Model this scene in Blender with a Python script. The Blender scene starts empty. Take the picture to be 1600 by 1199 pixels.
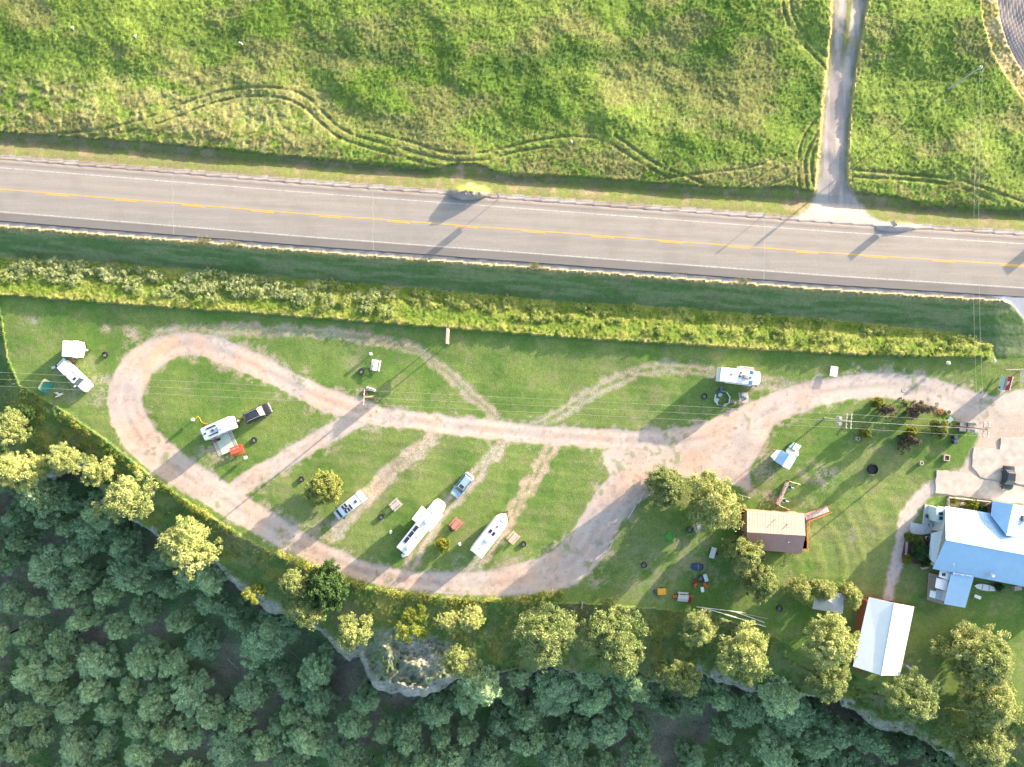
import bpy, math, random
import numpy as np
from mathutils import Vector, Matrix

# ------------------------------------------------------------------ camera, sky, sun
S = 0.11                      # metres per pixel of the surveyed plan at z = 0
CAMH = 117.3
scene = bpy.context.scene
COL = scene.collection
cam_d = bpy.data.cameras.new('camera')
cam_d.sensor_width = 36.0
cam_d.lens = 36.0 * CAMH / (1600 * S)
cam_d.clip_end = 3000
cam = bpy.data.objects.new('camera', cam_d)
COL.objects.link(cam)
cam.location = (0, 0, CAMH)
cam.rotation_euler = (0, 0, 0)
scene.camera = cam
scene.render.resolution_x, scene.render.resolution_y = 1024, 767

SUN_EL = math.radians(10.6)
SUN_AZ = math.atan2(0.63, 0.78)          # angle from +x, counter-clockwise
world = bpy.data.worlds.new('World')
scene.world = world
world.use_nodes = True
nt = world.node_tree
sky = nt.nodes.new('ShaderNodeTexSky')
sky.sky_type = 'NISHITA'
sky.sun_disc = False
sky.sun_elevation = SUN_EL
sky.sun_rotation = math.pi / 2 - SUN_AZ
sky.air_density = 1.0
sky.dust_density = 3.0
sky.ozone_density = 1.0
nt.links.new(sky.outputs[0], nt.nodes['Background'].inputs[0])
nt.nodes['Background'].inputs[1].default_value = 0.14
sd = bpy.data.lights.new('sun', 'SUN')
sd.energy = 4.0
sd.angle = math.radians(0.5)
sd.color = (1.0, 0.80, 0.60)
sun = bpy.data.objects.new('sun', sd)
COL.objects.link(sun)
dirv = Vector((math.cos(SUN_AZ) * math.cos(SUN_EL), math.sin(SUN_AZ) * math.cos(SUN_EL), math.sin(SUN_EL)))
sun.rotation_euler = dirv.to_track_quat('Z', 'Y').to_euler()
sun.location = dirv * 200
vs = scene.view_settings
vs.view_transform = 'Standard'
vs.look = 'None'
vs.gamma = 1.0
vs.exposure = 2.2
scene.cycles.max_bounces = 5
scene.cycles.diffuse_bounces = 3
scene.cycles.glossy_bounces = 2
scene.cycles.transmission_bounces = 2
scene.cycles.transparent_max_bounces = 4

rng = np.random.default_rng(7)
random.seed(7)

# ------------------------------------------------------------------ plan helpers
def W(px, py, z=0.0):
    k = (CAMH - z) / CAMH * S
    return Vector(((px - 800) * k, (600 - py) * k, z))

def vnoise(x, y, seed=0):
    xi = np.floor(x).astype(np.int64); yi = np.floor(y).astype(np.int64)
    xf = x - xi; yf = y - yi
    xf = xf * xf * (3 - 2 * xf); yf = yf * yf * (3 - 2 * yf)
    def h(a, b):
        n = (a * 374761393 + b * 668265263 + seed * 1442695041) & 0xffffffff
        n = ((n ^ (n >> 13)) * 1274126177) & 0xffffffff
        n = ((n ^ (n >> 16)) * 2246822519) & 0xffffffff
        return ((n ^ (n >> 15)) & 0xffff) / 65535.0
    a = h(xi, yi); b = h(xi + 1, yi); c = h(xi, yi + 1); d = h(xi + 1, yi + 1)
    return (a * (1 - xf) + b * xf) * (1 - yf) + (c * (1 - xf) + d * xf) * yf

def fbm(x, y, sc, seed=0, oct=4, gain=0.5):
    """0..1 noise, feature size sc pixels"""
    v = 0; a = 1; t = 0
    for o in range(oct):
        v = v + a * vnoise(x / sc * 2 ** o + 17.3 * o, y / sc * 2 ** o + 9.1 * o, seed + o)
        t += a; a *= gain
    return v / t

def sst(a, b, x):
    t = np.clip((x - a) / (b - a), 0, 1)
    return t * t * (3 - 2 * t)

def pl(pts, x):
    p = np.array(pts, float)
    return np.interp(x, p[:, 0], p[:, 1])

def sdist(px, py, pts, w=None):
    """distance to a polyline minus its half width (third column or w)"""
    out = np.full(np.shape(px), 1e9)
    for i in range(len(pts) - 1):
        a, b = pts[i], pts[i + 1]
        wa = a[2] if w is None else w; wb = b[2] if w is None else w
        dx, dy = b[0] - a[0], b[1] - a[1]
        t = np.clip(((px - a[0]) * dx + (py - a[1]) * dy) / (dx * dx + dy * dy + 1e-9), 0, 1)
        d = np.hypot(px - a[0] - t * dx, py - a[1] - t * dy) - (wa + (wb - wa) * t)
        out = np.minimum(out, d)
    return out

def inpoly(px, py, pts):
    c = np.zeros(np.shape(px), bool)
    n = len(pts)
    for i in range(n):
        x1, y1 = pts[i]; x2, y2 = pts[(i + 1) % n]
        cond = ((y1 > py) != (y2 > py))
        xx = (x2 - x1) * (py - y1) / ((y2 - y1) if y2 != y1 else 1e-9) + x1
        c ^= cond & (px < xx)
    return c

def sdpoly(px, py, pts):
    d = sdist(px, py, list(pts) + [pts[0]], 0)
    return np.where(inpoly(px, py, pts), -d, d)

# ------------------------------------------------------------------ plan lines
YC = [(-3000, 53), (-400, 263), (0, 296), (500, 336.5), (900, 366), (1300, 396), (1600, 415), (2000, 439), (4500, 580)]
MEADOW_S = [(-3000, -20), (0, 207), (250, 225), (500, 250), (660, 267), (690, 262), (715, 256), (745, 257), (770, 268), (800, 276),
            (900, 277), (1100, 293), (1180, 295), (1230, 292), (1275, 300), (1335, 300), (1370, 306), (1400, 307), (1440, 322), (1600, 331), (4000, 480)]
TALL_N = [(-3000, 230), (0, 403), (200, 414), (400, 432), (700, 455), (900, 474), (1000, 478), (1100, 486), (1300, 500), (1500, 522), (1550, 540), (1556, 560)]
TALL_S = [(-3000, 280), (0, 462), (50, 466), (150, 474), (400, 491), (700, 514), (900, 530), (1100, 542), (1300, 554), (1400, 558), (1548, 560)]
REDGE = [(-3000, 460), (-60, 470), (0, 480), (12, 560), (30, 602), (95, 640), (170, 692), (230, 740), (300, 790), (400, 852), (500, 897),
         (600, 925), (750, 940), (900, 943), (1000, 950), (1100, 958), (1200, 990), (1300, 1050), (1400, 1072), (1500, 1090), (1600, 1110), (1800, 1180), (4500, 1900)]
CLIFF = [(-3000, 640), (-100, 690), (0, 728), (75, 746), (135, 733), (175, 790), (210, 812), (245, 838), (335, 885), (375, 925), (430, 960), (500, 982),
         (522, 1015), (545, 1034), (562, 1030), (575, 1060), (590, 1078), (625, 1083), (660, 1090), (690, 1078), (715, 1062), (780, 1050), (850, 1046), (950, 1058),
         (1050, 1066), (1100, 1055), (1165, 1076), (1230, 1084), (1300, 1094), (1335, 1108), (1370, 1138), (1430, 1150), (1480, 1180),
         (1520, 1212), (1700, 1290), (4500, 2300)]

LOOP = [(1660, 662, 60), (1600, 653, 45), (1560, 650, 31), (1520, 638, 25), (1480, 620, 22), (1440, 608, 21), (1400, 604, 20), (1350, 604, 20), (1300, 610, 20), (1250, 622, 22),
        (1200, 643, 24), (1150, 666, 26), (1100, 683, 22), (1050, 691, 20), (1000, 690, 17), (950, 687, 16), (900, 683, 15), (850, 680, 15), (800, 675, 15),
        (750, 670, 15), (700, 665, 15), (650, 657, 14), (600, 652, 15), (570, 643, 17), (540, 635, 18), (500, 620, 18), (450, 596, 17), (400, 571, 18), (350, 550, 18),
        (320, 540, 18), (290, 537, 18), (260, 544, 20), (235, 556, 23), (214, 575, 26), (201, 600, 27), (196, 630, 28), (206, 662, 28), (226, 692, 28),
        (255, 717, 27), (290, 742, 25), (330, 766, 24), (370, 792, 23), (410, 816, 22), (450, 840, 20), (490, 861, 18), (530, 878, 17), (570, 893, 16),
        (610, 902, 16), (660, 910, 16), (710, 912, 17), (760, 912, 20), (810, 906, 24), (850, 898, 28), (885, 885, 32), (915, 855, 32), (935, 820, 30),
        (955, 788, 30), (980, 760, 32), (1010, 735, 38), (1050, 712, 36), (1100, 708, 38), (1140, 702, 34)]
APRON = [(940, 706), (1000, 676), (1100, 668), (1190, 640), (1222, 642), (1196, 690), (1172, 735), (1172, 764), (1120, 752), (1060, 736), (1012, 742), (990, 770), (950, 740)]
LINK = [(565, 652, 14), (520, 675, 14), (480, 698, 14), (440, 722, 14), (400, 744, 15), (370, 766, 16)]
SPURS = [  # points, half width, strength, centre grass
    ([(685, 676), (660, 698), (617, 732), (570, 778), (540, 812), (522, 838)], 12, .85, .3),
    ([(790, 690), (762, 722), (720, 770), (690, 800), (655, 850), (640, 892)], 11, .85, .8),
    ([(862, 700), (840, 738), (808, 790), (770, 850), (738, 896)], 11, .8, .75),
    ([(250, 522), (330, 514), (450, 517), (530, 523), (600, 534), (655, 550), (700, 582), (740, 620), (774, 650)], 8.5, .66, .5),
    ([(1262, 606), (1190, 598), (1100, 580), (1040, 574), (1000, 580), (940, 606), (870, 650), (835, 668)], 10, .68, .85),
]
PATCHES = [(960, 728, 26, .9), (205, 523, 16, .8), (165, 515, 9, .7), (160, 600, 22, .6), (150, 630, 22, .5), (1180, 700, 26, .7), (1195, 730, 30, .55),
           (1290, 745, 22, .6), (1265, 738, 20, .5), (975, 800, 22, .6), (930, 900, 25, .6), (120, 590, 40, .35), (330, 700, 30, .5), (1080, 870, 50, .25), (1130, 900, 40, .22), (1010, 900, 60, .22),
           (1200, 780, 16, .6), (1260, 790, 20, .4), (800, 880, 18, .5), (720, 880, 16, .5), (500, 830, 25, .5), (640, 885, 14, .5), (55, 505, 14, .5), (640, 640, 1, .1),
           (1390, 575, 14, .35), (1240, 905, 18, .3), (1225, 890, 14, .3), (1330, 835, 14, .3), (560, 560, 30, .15)]
DRIVE = [(1506, 640), (1530, 680), (1522, 700), (1500, 738), (1486, 742), (1464, 738), (1462, 772), (1700, 806), (1700, 590), (1620, 606), (1590, 620), (1560, 628)]
SLAB1 = [(1521, 700), (1561, 703), (1563, 685), (1700, 683), (1700, 770), (1560, 752), (1531, 746), (1518, 730)]
SLAB2 = [(1463, 735), (1519, 741), (1531, 749), (1700, 778), (1700, 800), (1461, 771)]
PATH = [(1470, 752, 9), (1440, 775, 9), (1418, 805, 10), (1408, 850, 9), (1400, 885, 8), (1391, 915, 7), (1386, 938, 6)]
TRACK = [(1330, -400, 24), (1328, 0, 24), (1322, 60, 20), (1315, 110, 18), (1309, 160, 18), (1304, 220, 18), (1301, 270, 19), (1300, 310, 24)]
FLARE = [(1280, 296), (1326, 296), (1345, 325), (1396, 360), (1228, 350), (1262, 330)]
EXITR = [(1552, 462), (1700, 470), (1700, 580), (1612, 560), (1600, 500), (1580, 476)]
PLOW = [(1558, -3000), (1558, 0), (1562, 30), (1574, 70), (1590, 100), (1640, 170), (1760, 240), (4000, 300), (4500, -3000)]
RUTS = [
    [(66, 212), (156, 203), (219, 188), (266, 172), (312, 153), (359, 141), (406, 137), (453, 142), (484, 156), (506, 178), (537, 205), (587, 222), (625, 232), (675, 246), (712, 252), (750, 251), (775, 247), (812, 237), (862, 230)],
    [(140, 214), (200, 206), (260, 190), (315, 168), (362, 155), (408, 151), (448, 156), (476, 170), (500, 192), (530, 216), (575, 231), (620, 243), (665, 256), (700, 262)],
    [(587, 209), (640, 222), (680, 235), (720, 241), (770, 237), (830, 222), (890, 214), (930, 216)],
    [(940, 220), (962, 230), (1000, 255), (1037, 275), (1045, 279)],
    [(960, 212), (982, 227), (1025, 257), (1075, 277), (1112, 294)],
    [(1030, 282), (1060, 276), (1112, 270), (1162, 264), (1200, 254), (1227, 242)],
    [(1137, 299), (1175, 284), (1212, 262)], [(1170, 300), (1225, 282), (1250, 270)],
    [(1249, 295), (1246, 262), (1250, 230), (1260, 205), (1277, 185)], [(1261, 292), (1257, 262), (1260, 240), (1270, 220), (1284, 196)], [(1271, 292), (1267, 262), (1270, 240), (1278, 220)],
    [(1333, 267), (1400, 272), (1483, 280), (1533, 293), (1600, 317), (1700, 350)], [(1333, 277), (1433, 283), (1490, 291), (1550, 313), (1583, 328)],
    [(1223, -60), (1223, 0), (1227, 27), (1243, 60), (1267, 83), (1290, 107)], [(1235, -60), (1235, 0), (1240, 27), (1256, 56), (1278, 78), (1294, 92)],
    [(1356, -60), (1352, 0), (1343, 60), (1334, 110), (1328, 150)],
]

def smooth(pts, n=5):
    out = []
    q = [pts[0]] + list(pts) + [pts[-1]]
    for i in range(1, len(q) - 2):
        for k in range(n):
            t = k / n
            out.append(tuple(.5 * (2 * b + (c - a) * t + (2 * a - 5 * b + 4 * c - d) * t * t + (3 * b - a - 3 * c + d) * t ** 3) for a, b, c, d in zip(q[i - 1], q[i], q[i + 1], q[i + 2])))
    out.append(tuple(pts[-1])); return out
RUTS = [smooth(r_, 4) for r_ in RUTS]
LOOP = smooth(LOOP, 3)

def cliff_line(px, py):
    return pl(CLIFF, px) + (fbm(px, py, 26, 31, 3) - .5) * 16 + (fbm(px, py, 8, 33, 2) - .5) * 7

def terrain(px, py):
    """bare ground height"""
    px = np.asarray(px, float); py = np.asarray(py, float)
    yc = pl(YC, px); d = py - yc
    # north of the road
    zn = np.interp(-d, [0, 44, 53, 62, 78, 90, 115, 200, 3000], [1.95, 1.9, 1.8, 1.6, .95, 1.5, 1.7, 1.8, 4.0])
    und = (fbm(px, py * 1.3, 170, 3, 3) - .5) * 2.2 + (fbm(px, py, 60, 5, 3) - .5) * 0.9
    zn = zn + und * sst(60, 170, -d)
    # south of the road
    ts, tn = pl(TALL_S, px), pl(TALL_N, px)
    zs = np.where(d < 50, 1.92, np.interp(d, [50, 57, 62], [1.88, 1.78, 1.7]))
    k = sst(0, 1, (d - 60) / np.maximum(tn - yc - 60, 10)) * .55 + .45 * np.clip((d - 60) / np.maximum(tn - yc - 60, 10), 0, 1)
    zs = zs + (-0.75 - 1.7) * k
    k2 = np.clip((py - tn) / np.maximum(ts - tn, 12), 0, 1)
    zs = zs + 1.25 * sst(0, 1, k2)
    k3 = np.clip((py - ts) / 75, 0, 1)
    zs = zs - 0.5 * (1 - (1 - k3) ** 2)
    east = sst(1500, 1580, px)
    zs = zs * (1 - east) + east * np.interp(d, [50, 130, 180], [1.9, .3, 0.0])
    z = np.where(d < 0, zn, zs)
    lawn = sst(0, 60, py - ts)
    z = z + lawn * ((fbm(px, py, 110, 11, 3) - .5) * .5)
    # slope to the cliff
    re, cl = pl(REDGE, px), pl(CLIFF, px)
    t = np.clip((py - re) / np.maximum(cl - re, 25), 0, 1)
    z = z - 3.2 * t ** 1.15 + t * (1 - t) * (fbm(px, py, 50, 21, 4) - .5) * 3.5
    z = z - (py < re) * 0
    cn = cliff_line(px, py)
    c = sst(-1.2, 2.2, py - cn)
    rg_ = np.abs(fbm(px, py, 30, 35, 3) - .5)
    inr = np.exp(-(((px - 640) / 95) ** 2 + ((py - 1045) / 50) ** 2) ** 2)
    z = z - inr * (.35 * sst(.05, .0, rg_) + 2.0 * (fbm(px, py, 22, 36, 4) - .5)) * sst(-60, -20, py - cn)
    q_ = fbm(px, py, 20, 39, 3) * 6
    z = z + inr * .7 * (np.floor(q_) + sst(.75, 1, q_ - np.floor(q_)) - 3)
    rockround = sst(-14, 0, py - cn) * 1.1 + .9 * sst(.45, .6, fbm(px, py, 14, 37, 2)) * sst(-12, -3, py - cn)
    floor = -24.0 - 0.016 * np.clip(py - cl, 0, 900) + (fbm(px, py, 90, 41, 3) - .5) * 4
    z = (z - rockround) * (1 - c) + floor * c
    return z

def ground_at(x, y):
    """height of the bare ground under a world point"""
    z = 0.0
    for _ in range(6):
        k = (CAMH - z) / CAMH * S
        z = float(terrain(np.array([x / k + 800]), np.array([600 - y / k]))[0])
    return z

def gz(px, py):
    return float(terrain(np.array([px]), np.array([py]))[0])

def G(px, py, dz=0.0):
    """world point standing on the ground seen at plan px,py"""
    z = gz(px, py)
    p = W(px, py, z); p.z = z + dz
    return p

# ------------------------------------------------------------------ materials
MATS = {}
def nodes_of(name):
    m = bpy.data.materials.new(name); m.use_nodes = True
    return m, m.node_tree, m.node_tree.nodes['Principled BSDF']

def mat(name, col, rough=.6, metal=0.0, var=.12, scale=3.0, bump=0.0, spec=.5, emit=None):
    if name in MATS: return MATS[name]
    m, t, b = nodes_of(name)
    n = t.nodes.new('ShaderNodeTexNoise'); n.inputs['Scale'].default_value = scale; n.inputs['Detail'].default_value = 5
    tc = t.nodes.new('ShaderNodeTexCoord'); t.links.new(tc.outputs['Object'], n.inputs['Vector'])
    mr = t.nodes.new('ShaderNodeMapRange'); mr.inputs['From Min'].default_value = .3; mr.inputs['From Max'].default_value = .7
    mr.inputs['To Min'].default_value = 1 - var; mr.inputs['To Max'].default_value = 1 + var * .5
    t.links.new(n.outputs['Fac'], mr.inputs['Value'])
    mx = t.nodes.new('ShaderNodeVectorMath'); mx.operation = 'SCALE'; mx.inputs[0].default_value = col[:3]
    t.links.new(mr.outputs[0], mx.inputs['Scale'])
    t.links.new(mx.outputs[0], b.inputs['Base Color'])
    b.inputs['Roughness'].default_value = rough; b.inputs['Metallic'].default_value = metal
    b.inputs['Specular IOR Level'].default_value = spec
    if bump:
        bp = t.nodes.new('ShaderNodeBump'); bp.inputs['Strength'].default_value = bump; bp.inputs['Distance'].default_value = .03
        t.links.new(n.outputs['Fac'], bp.inputs['Height']); t.links.new(bp.outputs[0], b.inputs['Normal'])
    MATS[name] = m
    return m

def attr_mat(name, rough=.95, s1=1.1, s2=7.0, c1=.22, c2=.38, bump=.5, bdist=.12, spec=.15, stretch=None):
    """colour from the survey attribute, broken up by three scales of noise"""
    m, t, b = nodes_of(name)
    L = t.links.new
    at = t.nodes.new('ShaderNodeAttribute'); at.attribute_name = 'Col'
    geo = t.nodes.new('ShaderNodeNewGeometry')
    vec = geo.outputs['Position']
    if stretch:
        mp = t.nodes.new('ShaderNodeMapping'); mp.inputs['Rotation'].default_value = (0, 0, stretch[0]); mp.inputs['Scale'].default_value = (stretch[1], 1, 1)
        L(vec, mp.inputs['Vector']); vec = mp.outputs[0]
    def ns(sc, det, lo, hi):
        n = t.nodes.new('ShaderNodeTexNoise'); n.inputs['Scale'].default_value = sc; n.inputs['Detail'].default_value = det; n.inputs['Roughness'].default_value = .65
        L(vec, n.inputs['Vector'])
        r = t.nodes.new('ShaderNodeMapRange'); r.inputs['From Min'].default_value = .3; r.inputs['From Max'].default_value = .7
        r.inputs['To Min'].default_value = lo; r.inputs['To Max'].default_value = hi
        L(n.outputs['Fac'], r.inputs['Value']); return n, r
    n1, r1 = ns(s1, 6, 1 - c1, 1 + c1)
    n2, r2 = ns(s2, 4, 1 - c2, 1 + c2)
    mu = t.nodes.new('ShaderNodeMath'); mu.operation = 'MULTIPLY'; L(r1.outputs[0], mu.inputs[0]); L(r2.outputs[0], mu.inputs[1])
    sc = t.nodes.new('ShaderNodeVectorMath'); sc.operation = 'SCALE'; L(at.outputs['Color'], sc.inputs[0]); L(mu.outputs[0], sc.inputs['Scale'])
    L(sc.outputs[0], b.inputs['Base Color'])
    b.inputs['Roughness'].default_value = rough; b.inputs['Specular IOR Level'].default_value = spec
    if bump:
        bp = t.nodes.new('ShaderNodeBump'); bp.inputs['Strength'].default_value = bump; bp.inputs['Distance'].default_value = bdist
        L(n2.outputs['Fac'], bp.inputs['Height']); L(bp.outputs[0], b.inputs['Normal'])
    return m

M_GRASS = attr_mat('short_grass', bump=.55, bdist=.10, s2=5.5, c1=.15, c2=.30)
M_MEADOW = attr_mat('long_grass', bump=.9, bdist=.25, s1=.3, s2=6.0, c1=.12, c2=.45)
M_GRAVEL = attr_mat('pale_gravel', s1=.5, s2=7, c1=.09, c2=.17, bump=.4, bdist=.05)
M_ROCK = attr_mat('cliff_rock', s1=.5, s2=2.6, c1=.25, c2=.38, bump=.9, bdist=.6)
M_FLOOR = attr_mat('forest_litter', s1=.35, s2=3, c1=.3, c2=.4, bump=.6, bdist=.2)
M_PLOW = attr_mat('plowed_soil', s1=.6, s2=5, c1=.15, c2=.2, bump=.4, bdist=.08)

def leaf_mat(name, transl=.3):
    m, t, b = nodes_of(name)
    L = t.links.new
    at = t.nodes.new('ShaderNodeAttribute'); at.attribute_name = 'Col'
    oi = t.nodes.new('ShaderNodeObjectInfo')
    hs = t.nodes.new('ShaderNodeHueSaturation')
    r = t.nodes.new('ShaderNodeMapRange'); r.inputs['To Min'].default_value = .485; r.inputs['To Max'].default_value = .515
    L(oi.outputs['Random'], r.inputs['Value']); L(r.outputs[0], hs.inputs['Hue'])
    r2 = t.nodes.new('ShaderNodeMapRange'); r2.inputs['To Min'].default_value = 1.2; r2.inputs['To Max'].default_value = .8
    L(oi.outputs['Random'], r2.inputs['Value']); L(r2.outputs[0], hs.inputs['Value'])
    L(at.outputs['Color'], hs.inputs['Color'])
    L(hs.outputs[0], b.inputs['Base Color'])
    b.inputs['Roughness'].default_value = .7; b.inputs['Specular IOR Level'].default_value = .2
    tr = t.nodes.new('ShaderNodeBsdfTranslucent'); L(hs.outputs[0], tr.inputs['Color'])
    mx = t.nodes.new('ShaderNodeMixShader'); mx.inputs[0].default_value = transl
    L(b.outputs[0], mx.inputs[1]); L(tr.outputs[0], mx.inputs[2])
    L(mx.outputs[0], t.nodes['Material Output'].inputs['Surface'])
    return m
M_LEAF = leaf_mat('needles_and_leaves')
M_BARK = mat('bark', (.10, .065, .045), .9, var=.4, scale=6, bump=.6)
M_DEADWOOD = mat('bleached_wood', (.35, .32, .28), .85, var=.3, scale=5)

# ------------------------------------------------------------------ mesh helpers
def fastmesh(name, V, F, mats, col=None, smooth=False, parent=None):
    V = np.ascontiguousarray(V, np.float32); F = np.ascontiguousarray(F, np.int32)
    me = bpy.data.meshes.new(name)
    me.vertices.add(len(V)); me.vertices.foreach_set('co', V.ravel())
    k = F.shape[1]
    me.loops.add(F.size); me.loops.foreach_set('vertex_index', F.ravel())
    me.polygons.add(len(F)); me.polygons.foreach_set('loop_start', np.arange(0, F.size, k, dtype=np.int32))
    if smooth: me.polygons.foreach_set('use_smooth', np.ones(len(F), bool))
    if col is not None:
        a = me.color_attributes.new('Col', 'FLOAT_COLOR', 'POINT')
        c = np.ones((len(V), 4), np.float32); c[:, :3] = col
        a.data.foreach_set('color', c.ravel())
    me.update(calc_edges=True)
    for m in (mats if isinstance(mats, (list, tuple)) else [mats]): me.materials.append(m)
    o = bpy.data.objects.new(name, me); COL.objects.link(o)
    if parent: o.parent = parent
    return o

def tag(o, label=None, cat=None, group=None, kind=None):
    if label: o['label'] = label
    if cat: o['category'] = cat
    if group: o['group'] = group
    if kind: o['kind'] = kind
    return o

def thing(name, label, cat, loc, rot=0.0, group=None):
    o = bpy.data.objects.new(name, None); COL.objects.link(o)
    o.empty_display_size = .3
    o.location = loc; o.rotation_euler = (0, 0, rot)
    return tag(o, label, cat, group)

def rr(cx, cy, hx, hy, r, z, n=4):
    pts = []
    for k, (sx, sy) in enumerate(((1, 1), (-1, 1), (-1, -1), (1, -1))):
        for i in range(n + 1):
            a = math.pi / 2 * (k + i / n)
            pts.append((cx + sx * (hx - r) + r * math.cos(a), cy + sy * (hy - r) + r * math.sin(a), z))
    return pts

class MB:
    def __init__(s): s.V = []; s.F = []; s.M = []
    def add(s, V, F, m=0):
        o = len(s.V); s.V += [tuple(v) for v in V]
        for f in F: s.F.append(tuple(i + o for i in f)); s.M.append(m)
        return s
    def box(s, x0, x1, y0, y1, z0, z1, m=0, T=None):
        V = [Vector((x, y, z)) for z in (z0, z1) for x, y in ((x0, y0), (x1, y0), (x1, y1), (x0, y1))]
        if T is not None: V = [T @ v for v in V]
        return s.add(V, [(3, 2, 1, 0), (4, 5, 6, 7), (0, 1, 5, 4), (1, 2, 6, 5), (2, 3, 7, 6), (3, 0, 4, 7)], m)
    def loft(s, rings, m=0, c0=True, c1=True):
        n = len(rings[0]); V = [v for r in rings for v in r]; F = []
        for k in range(len(rings) - 1):
            for i in range(n):
                j = (i + 1) % n
                F.append((k * n + i, k * n + j, (k + 1) * n + j, (k + 1) * n + i))
        if c0: F.append(tuple(range(n - 1, -1, -1)))
        if c1: F.append(tuple((len(rings) - 1) * n + i for i in range(n)))
        return s.add(V, F, m)
    def rbox(s, x0, x1, y0, y1, z0, z1, r=.1, b=.04, m=0, n=3):
        cx, cy, hx, hy = (x0 + x1) / 2, (y0 + y1) / 2, abs(x1 - x0) / 2, abs(y1 - y0) / 2
        r = min(r, hx * .95, hy * .95)
        return s.loft([rr(cx, cy, hx, hy, r, z0, n), rr(cx, cy, hx, hy, r, z1 - b, n),
                       rr(cx, cy, hx - b * .3, hy - b * .3, max(r - b * .3, .01), z1 - b * .35, n), rr(cx, cy, hx - b, hy - b, max(r - b, .01), z1, n)], m)
    def cyl(s, cx, cy, z0, z1, r, n=16, r2=None, m=0):
        r2 = r if r2 is None else r2
        R = lambda rad, z: [(cx + rad * math.cos(2 * math.pi * i / n), cy + rad * math.sin(2 * math.pi * i / n), z) for i in range(n)]
        return s.loft([R(r, z0), R(r2, z1)], m)
    def ring(s, cx, cy, z0, z1, ro, ri, n=24, m=0):
        R = lambda rad, z: [(cx + rad * math.cos(2 * math.pi * i / n), cy + rad * math.sin(2 * math.pi * i / n), z) for i in range(n)]
        V = R(ro, z0) + R(ro, z1) + R(ri, z1) + R(ri, z0); F = []
        for k in range(4):
            for i in range(n):
                j = (i + 1) % n
                F.append((k * n + i, k * n + j, ((k + 1) % 4) * n + j, ((k + 1) % 4) * n + i))
        return s.add(V, F, m)
    def tube(s, pts, r, n=8, m=0, r2=None):
        pts = [Vector(p) for p in pts]; rings = []
        for i, p in enumerate(pts):
            d = (pts[min(i + 1, len(pts) - 1)] - pts[max(i - 1, 0)]).normalized()
            u = d.cross(Vector((0, 0, 1)))
            if u.length < 1e-3: u = Vector((1, 0, 0))
            u.normalize(); v = d.cross(u)
            rad = r if r2 is None else r + (r2 - r) * i / (len(pts) - 1)
            rings.append([tuple(p + (u * math.cos(2 * math.pi * k / n) + v * math.sin(2 * math.pi * k / n)) * rad) for k in range(n)])
        return s.loft(rings, m)
    def ball(s, c, rx, ry, rz, m=0, n=12, k=7, lo=-90):
        rings = []
        for i in range(k + 1):
            a = math.radians(lo + (90 - lo) * i / k); ca = max(math.cos(a), .02)
            rings.append([(c[0] + rx * ca * math.cos(2 * math.pi * j / n), c[1] + ry * ca * math.sin(2 * math.pi * j / n), c[2] + rz * math.sin(a)) for j in range(n)])
        return s.loft(rings, m)
    def prism(s, poly, z0, z1, m=0):
        return s.loft([[(p[0], p[1], z0) for p in poly], [(p[0], p[1], z1) for p in poly]], m)
    def slab(s, pts, th, m=0, ribs=0, rib_m=None):
        """thick sheet through four corner points a,b (eave) c,d (ridge); ribs run eave to ridge"""
        a, b, c, d = [Vector(p) for p in pts]
        n = (b - a).cross(d - a).normalized()
        if n.z < 0: n = -n
        top = [a, b, c, d]; bot = [p - n * th for p in top]
        s.add(bot + top, [(3, 2, 1, 0), (4, 5, 6, 7), (0, 1, 5, 4), (1, 2, 6, 5), (2, 3, 7, 6), (3, 0, 4, 7)], m)
        if ribs:
            L = (b - a).length; k = max(int(L / ribs), 1)
            for i in range(k + 1):
                t = (i + .02) / (k + .04); p = a.lerp(b, t); q = d.lerp(c, t)
                u = (b - a).normalized() * .035
                V = [p - u - n * .002, p + u - n * .002, q + u - n * .002, q - u - n * .002]; h = n * .022
                s.add(V + [v + h for v in (p - u * .5, p + u * .5, q + u * .5, q - u * .5)], [(4, 5, 6, 7), (0, 1, 5, 4), (1, 2, 6, 5), (2, 3, 7, 6), (3, 0, 4, 7)], m if rib_m is None else rib_m)
        return s
    def build(s, name, mats, parent=None, smooth=False, label=None):
        me = bpy.data.meshes.new(name); me.from_pydata(s.V, [], s.F)
        for m in (mats if isinstance(mats, (list, tuple)) else [mats]): me.materials.append(m)
        me.polygons.foreach_set('material_index', s.M)
        if smooth:
            me.polygons.foreach_set('use_smooth', [True] * len(s.F))
            try: me.set_sharp_from_angle(angle=math.radians(38))
            except Exception: pass
        me.update()
        o = bpy.data.objects.new(name, me); COL.objects.link(o)
        if parent is not None: o.parent = parent
        if label: o['label'] = label
        return o

def hd(dx, dy):
    """heading (radians) of a direction given in plan pixels"""
    return math.atan2(-dy, dx)
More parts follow.
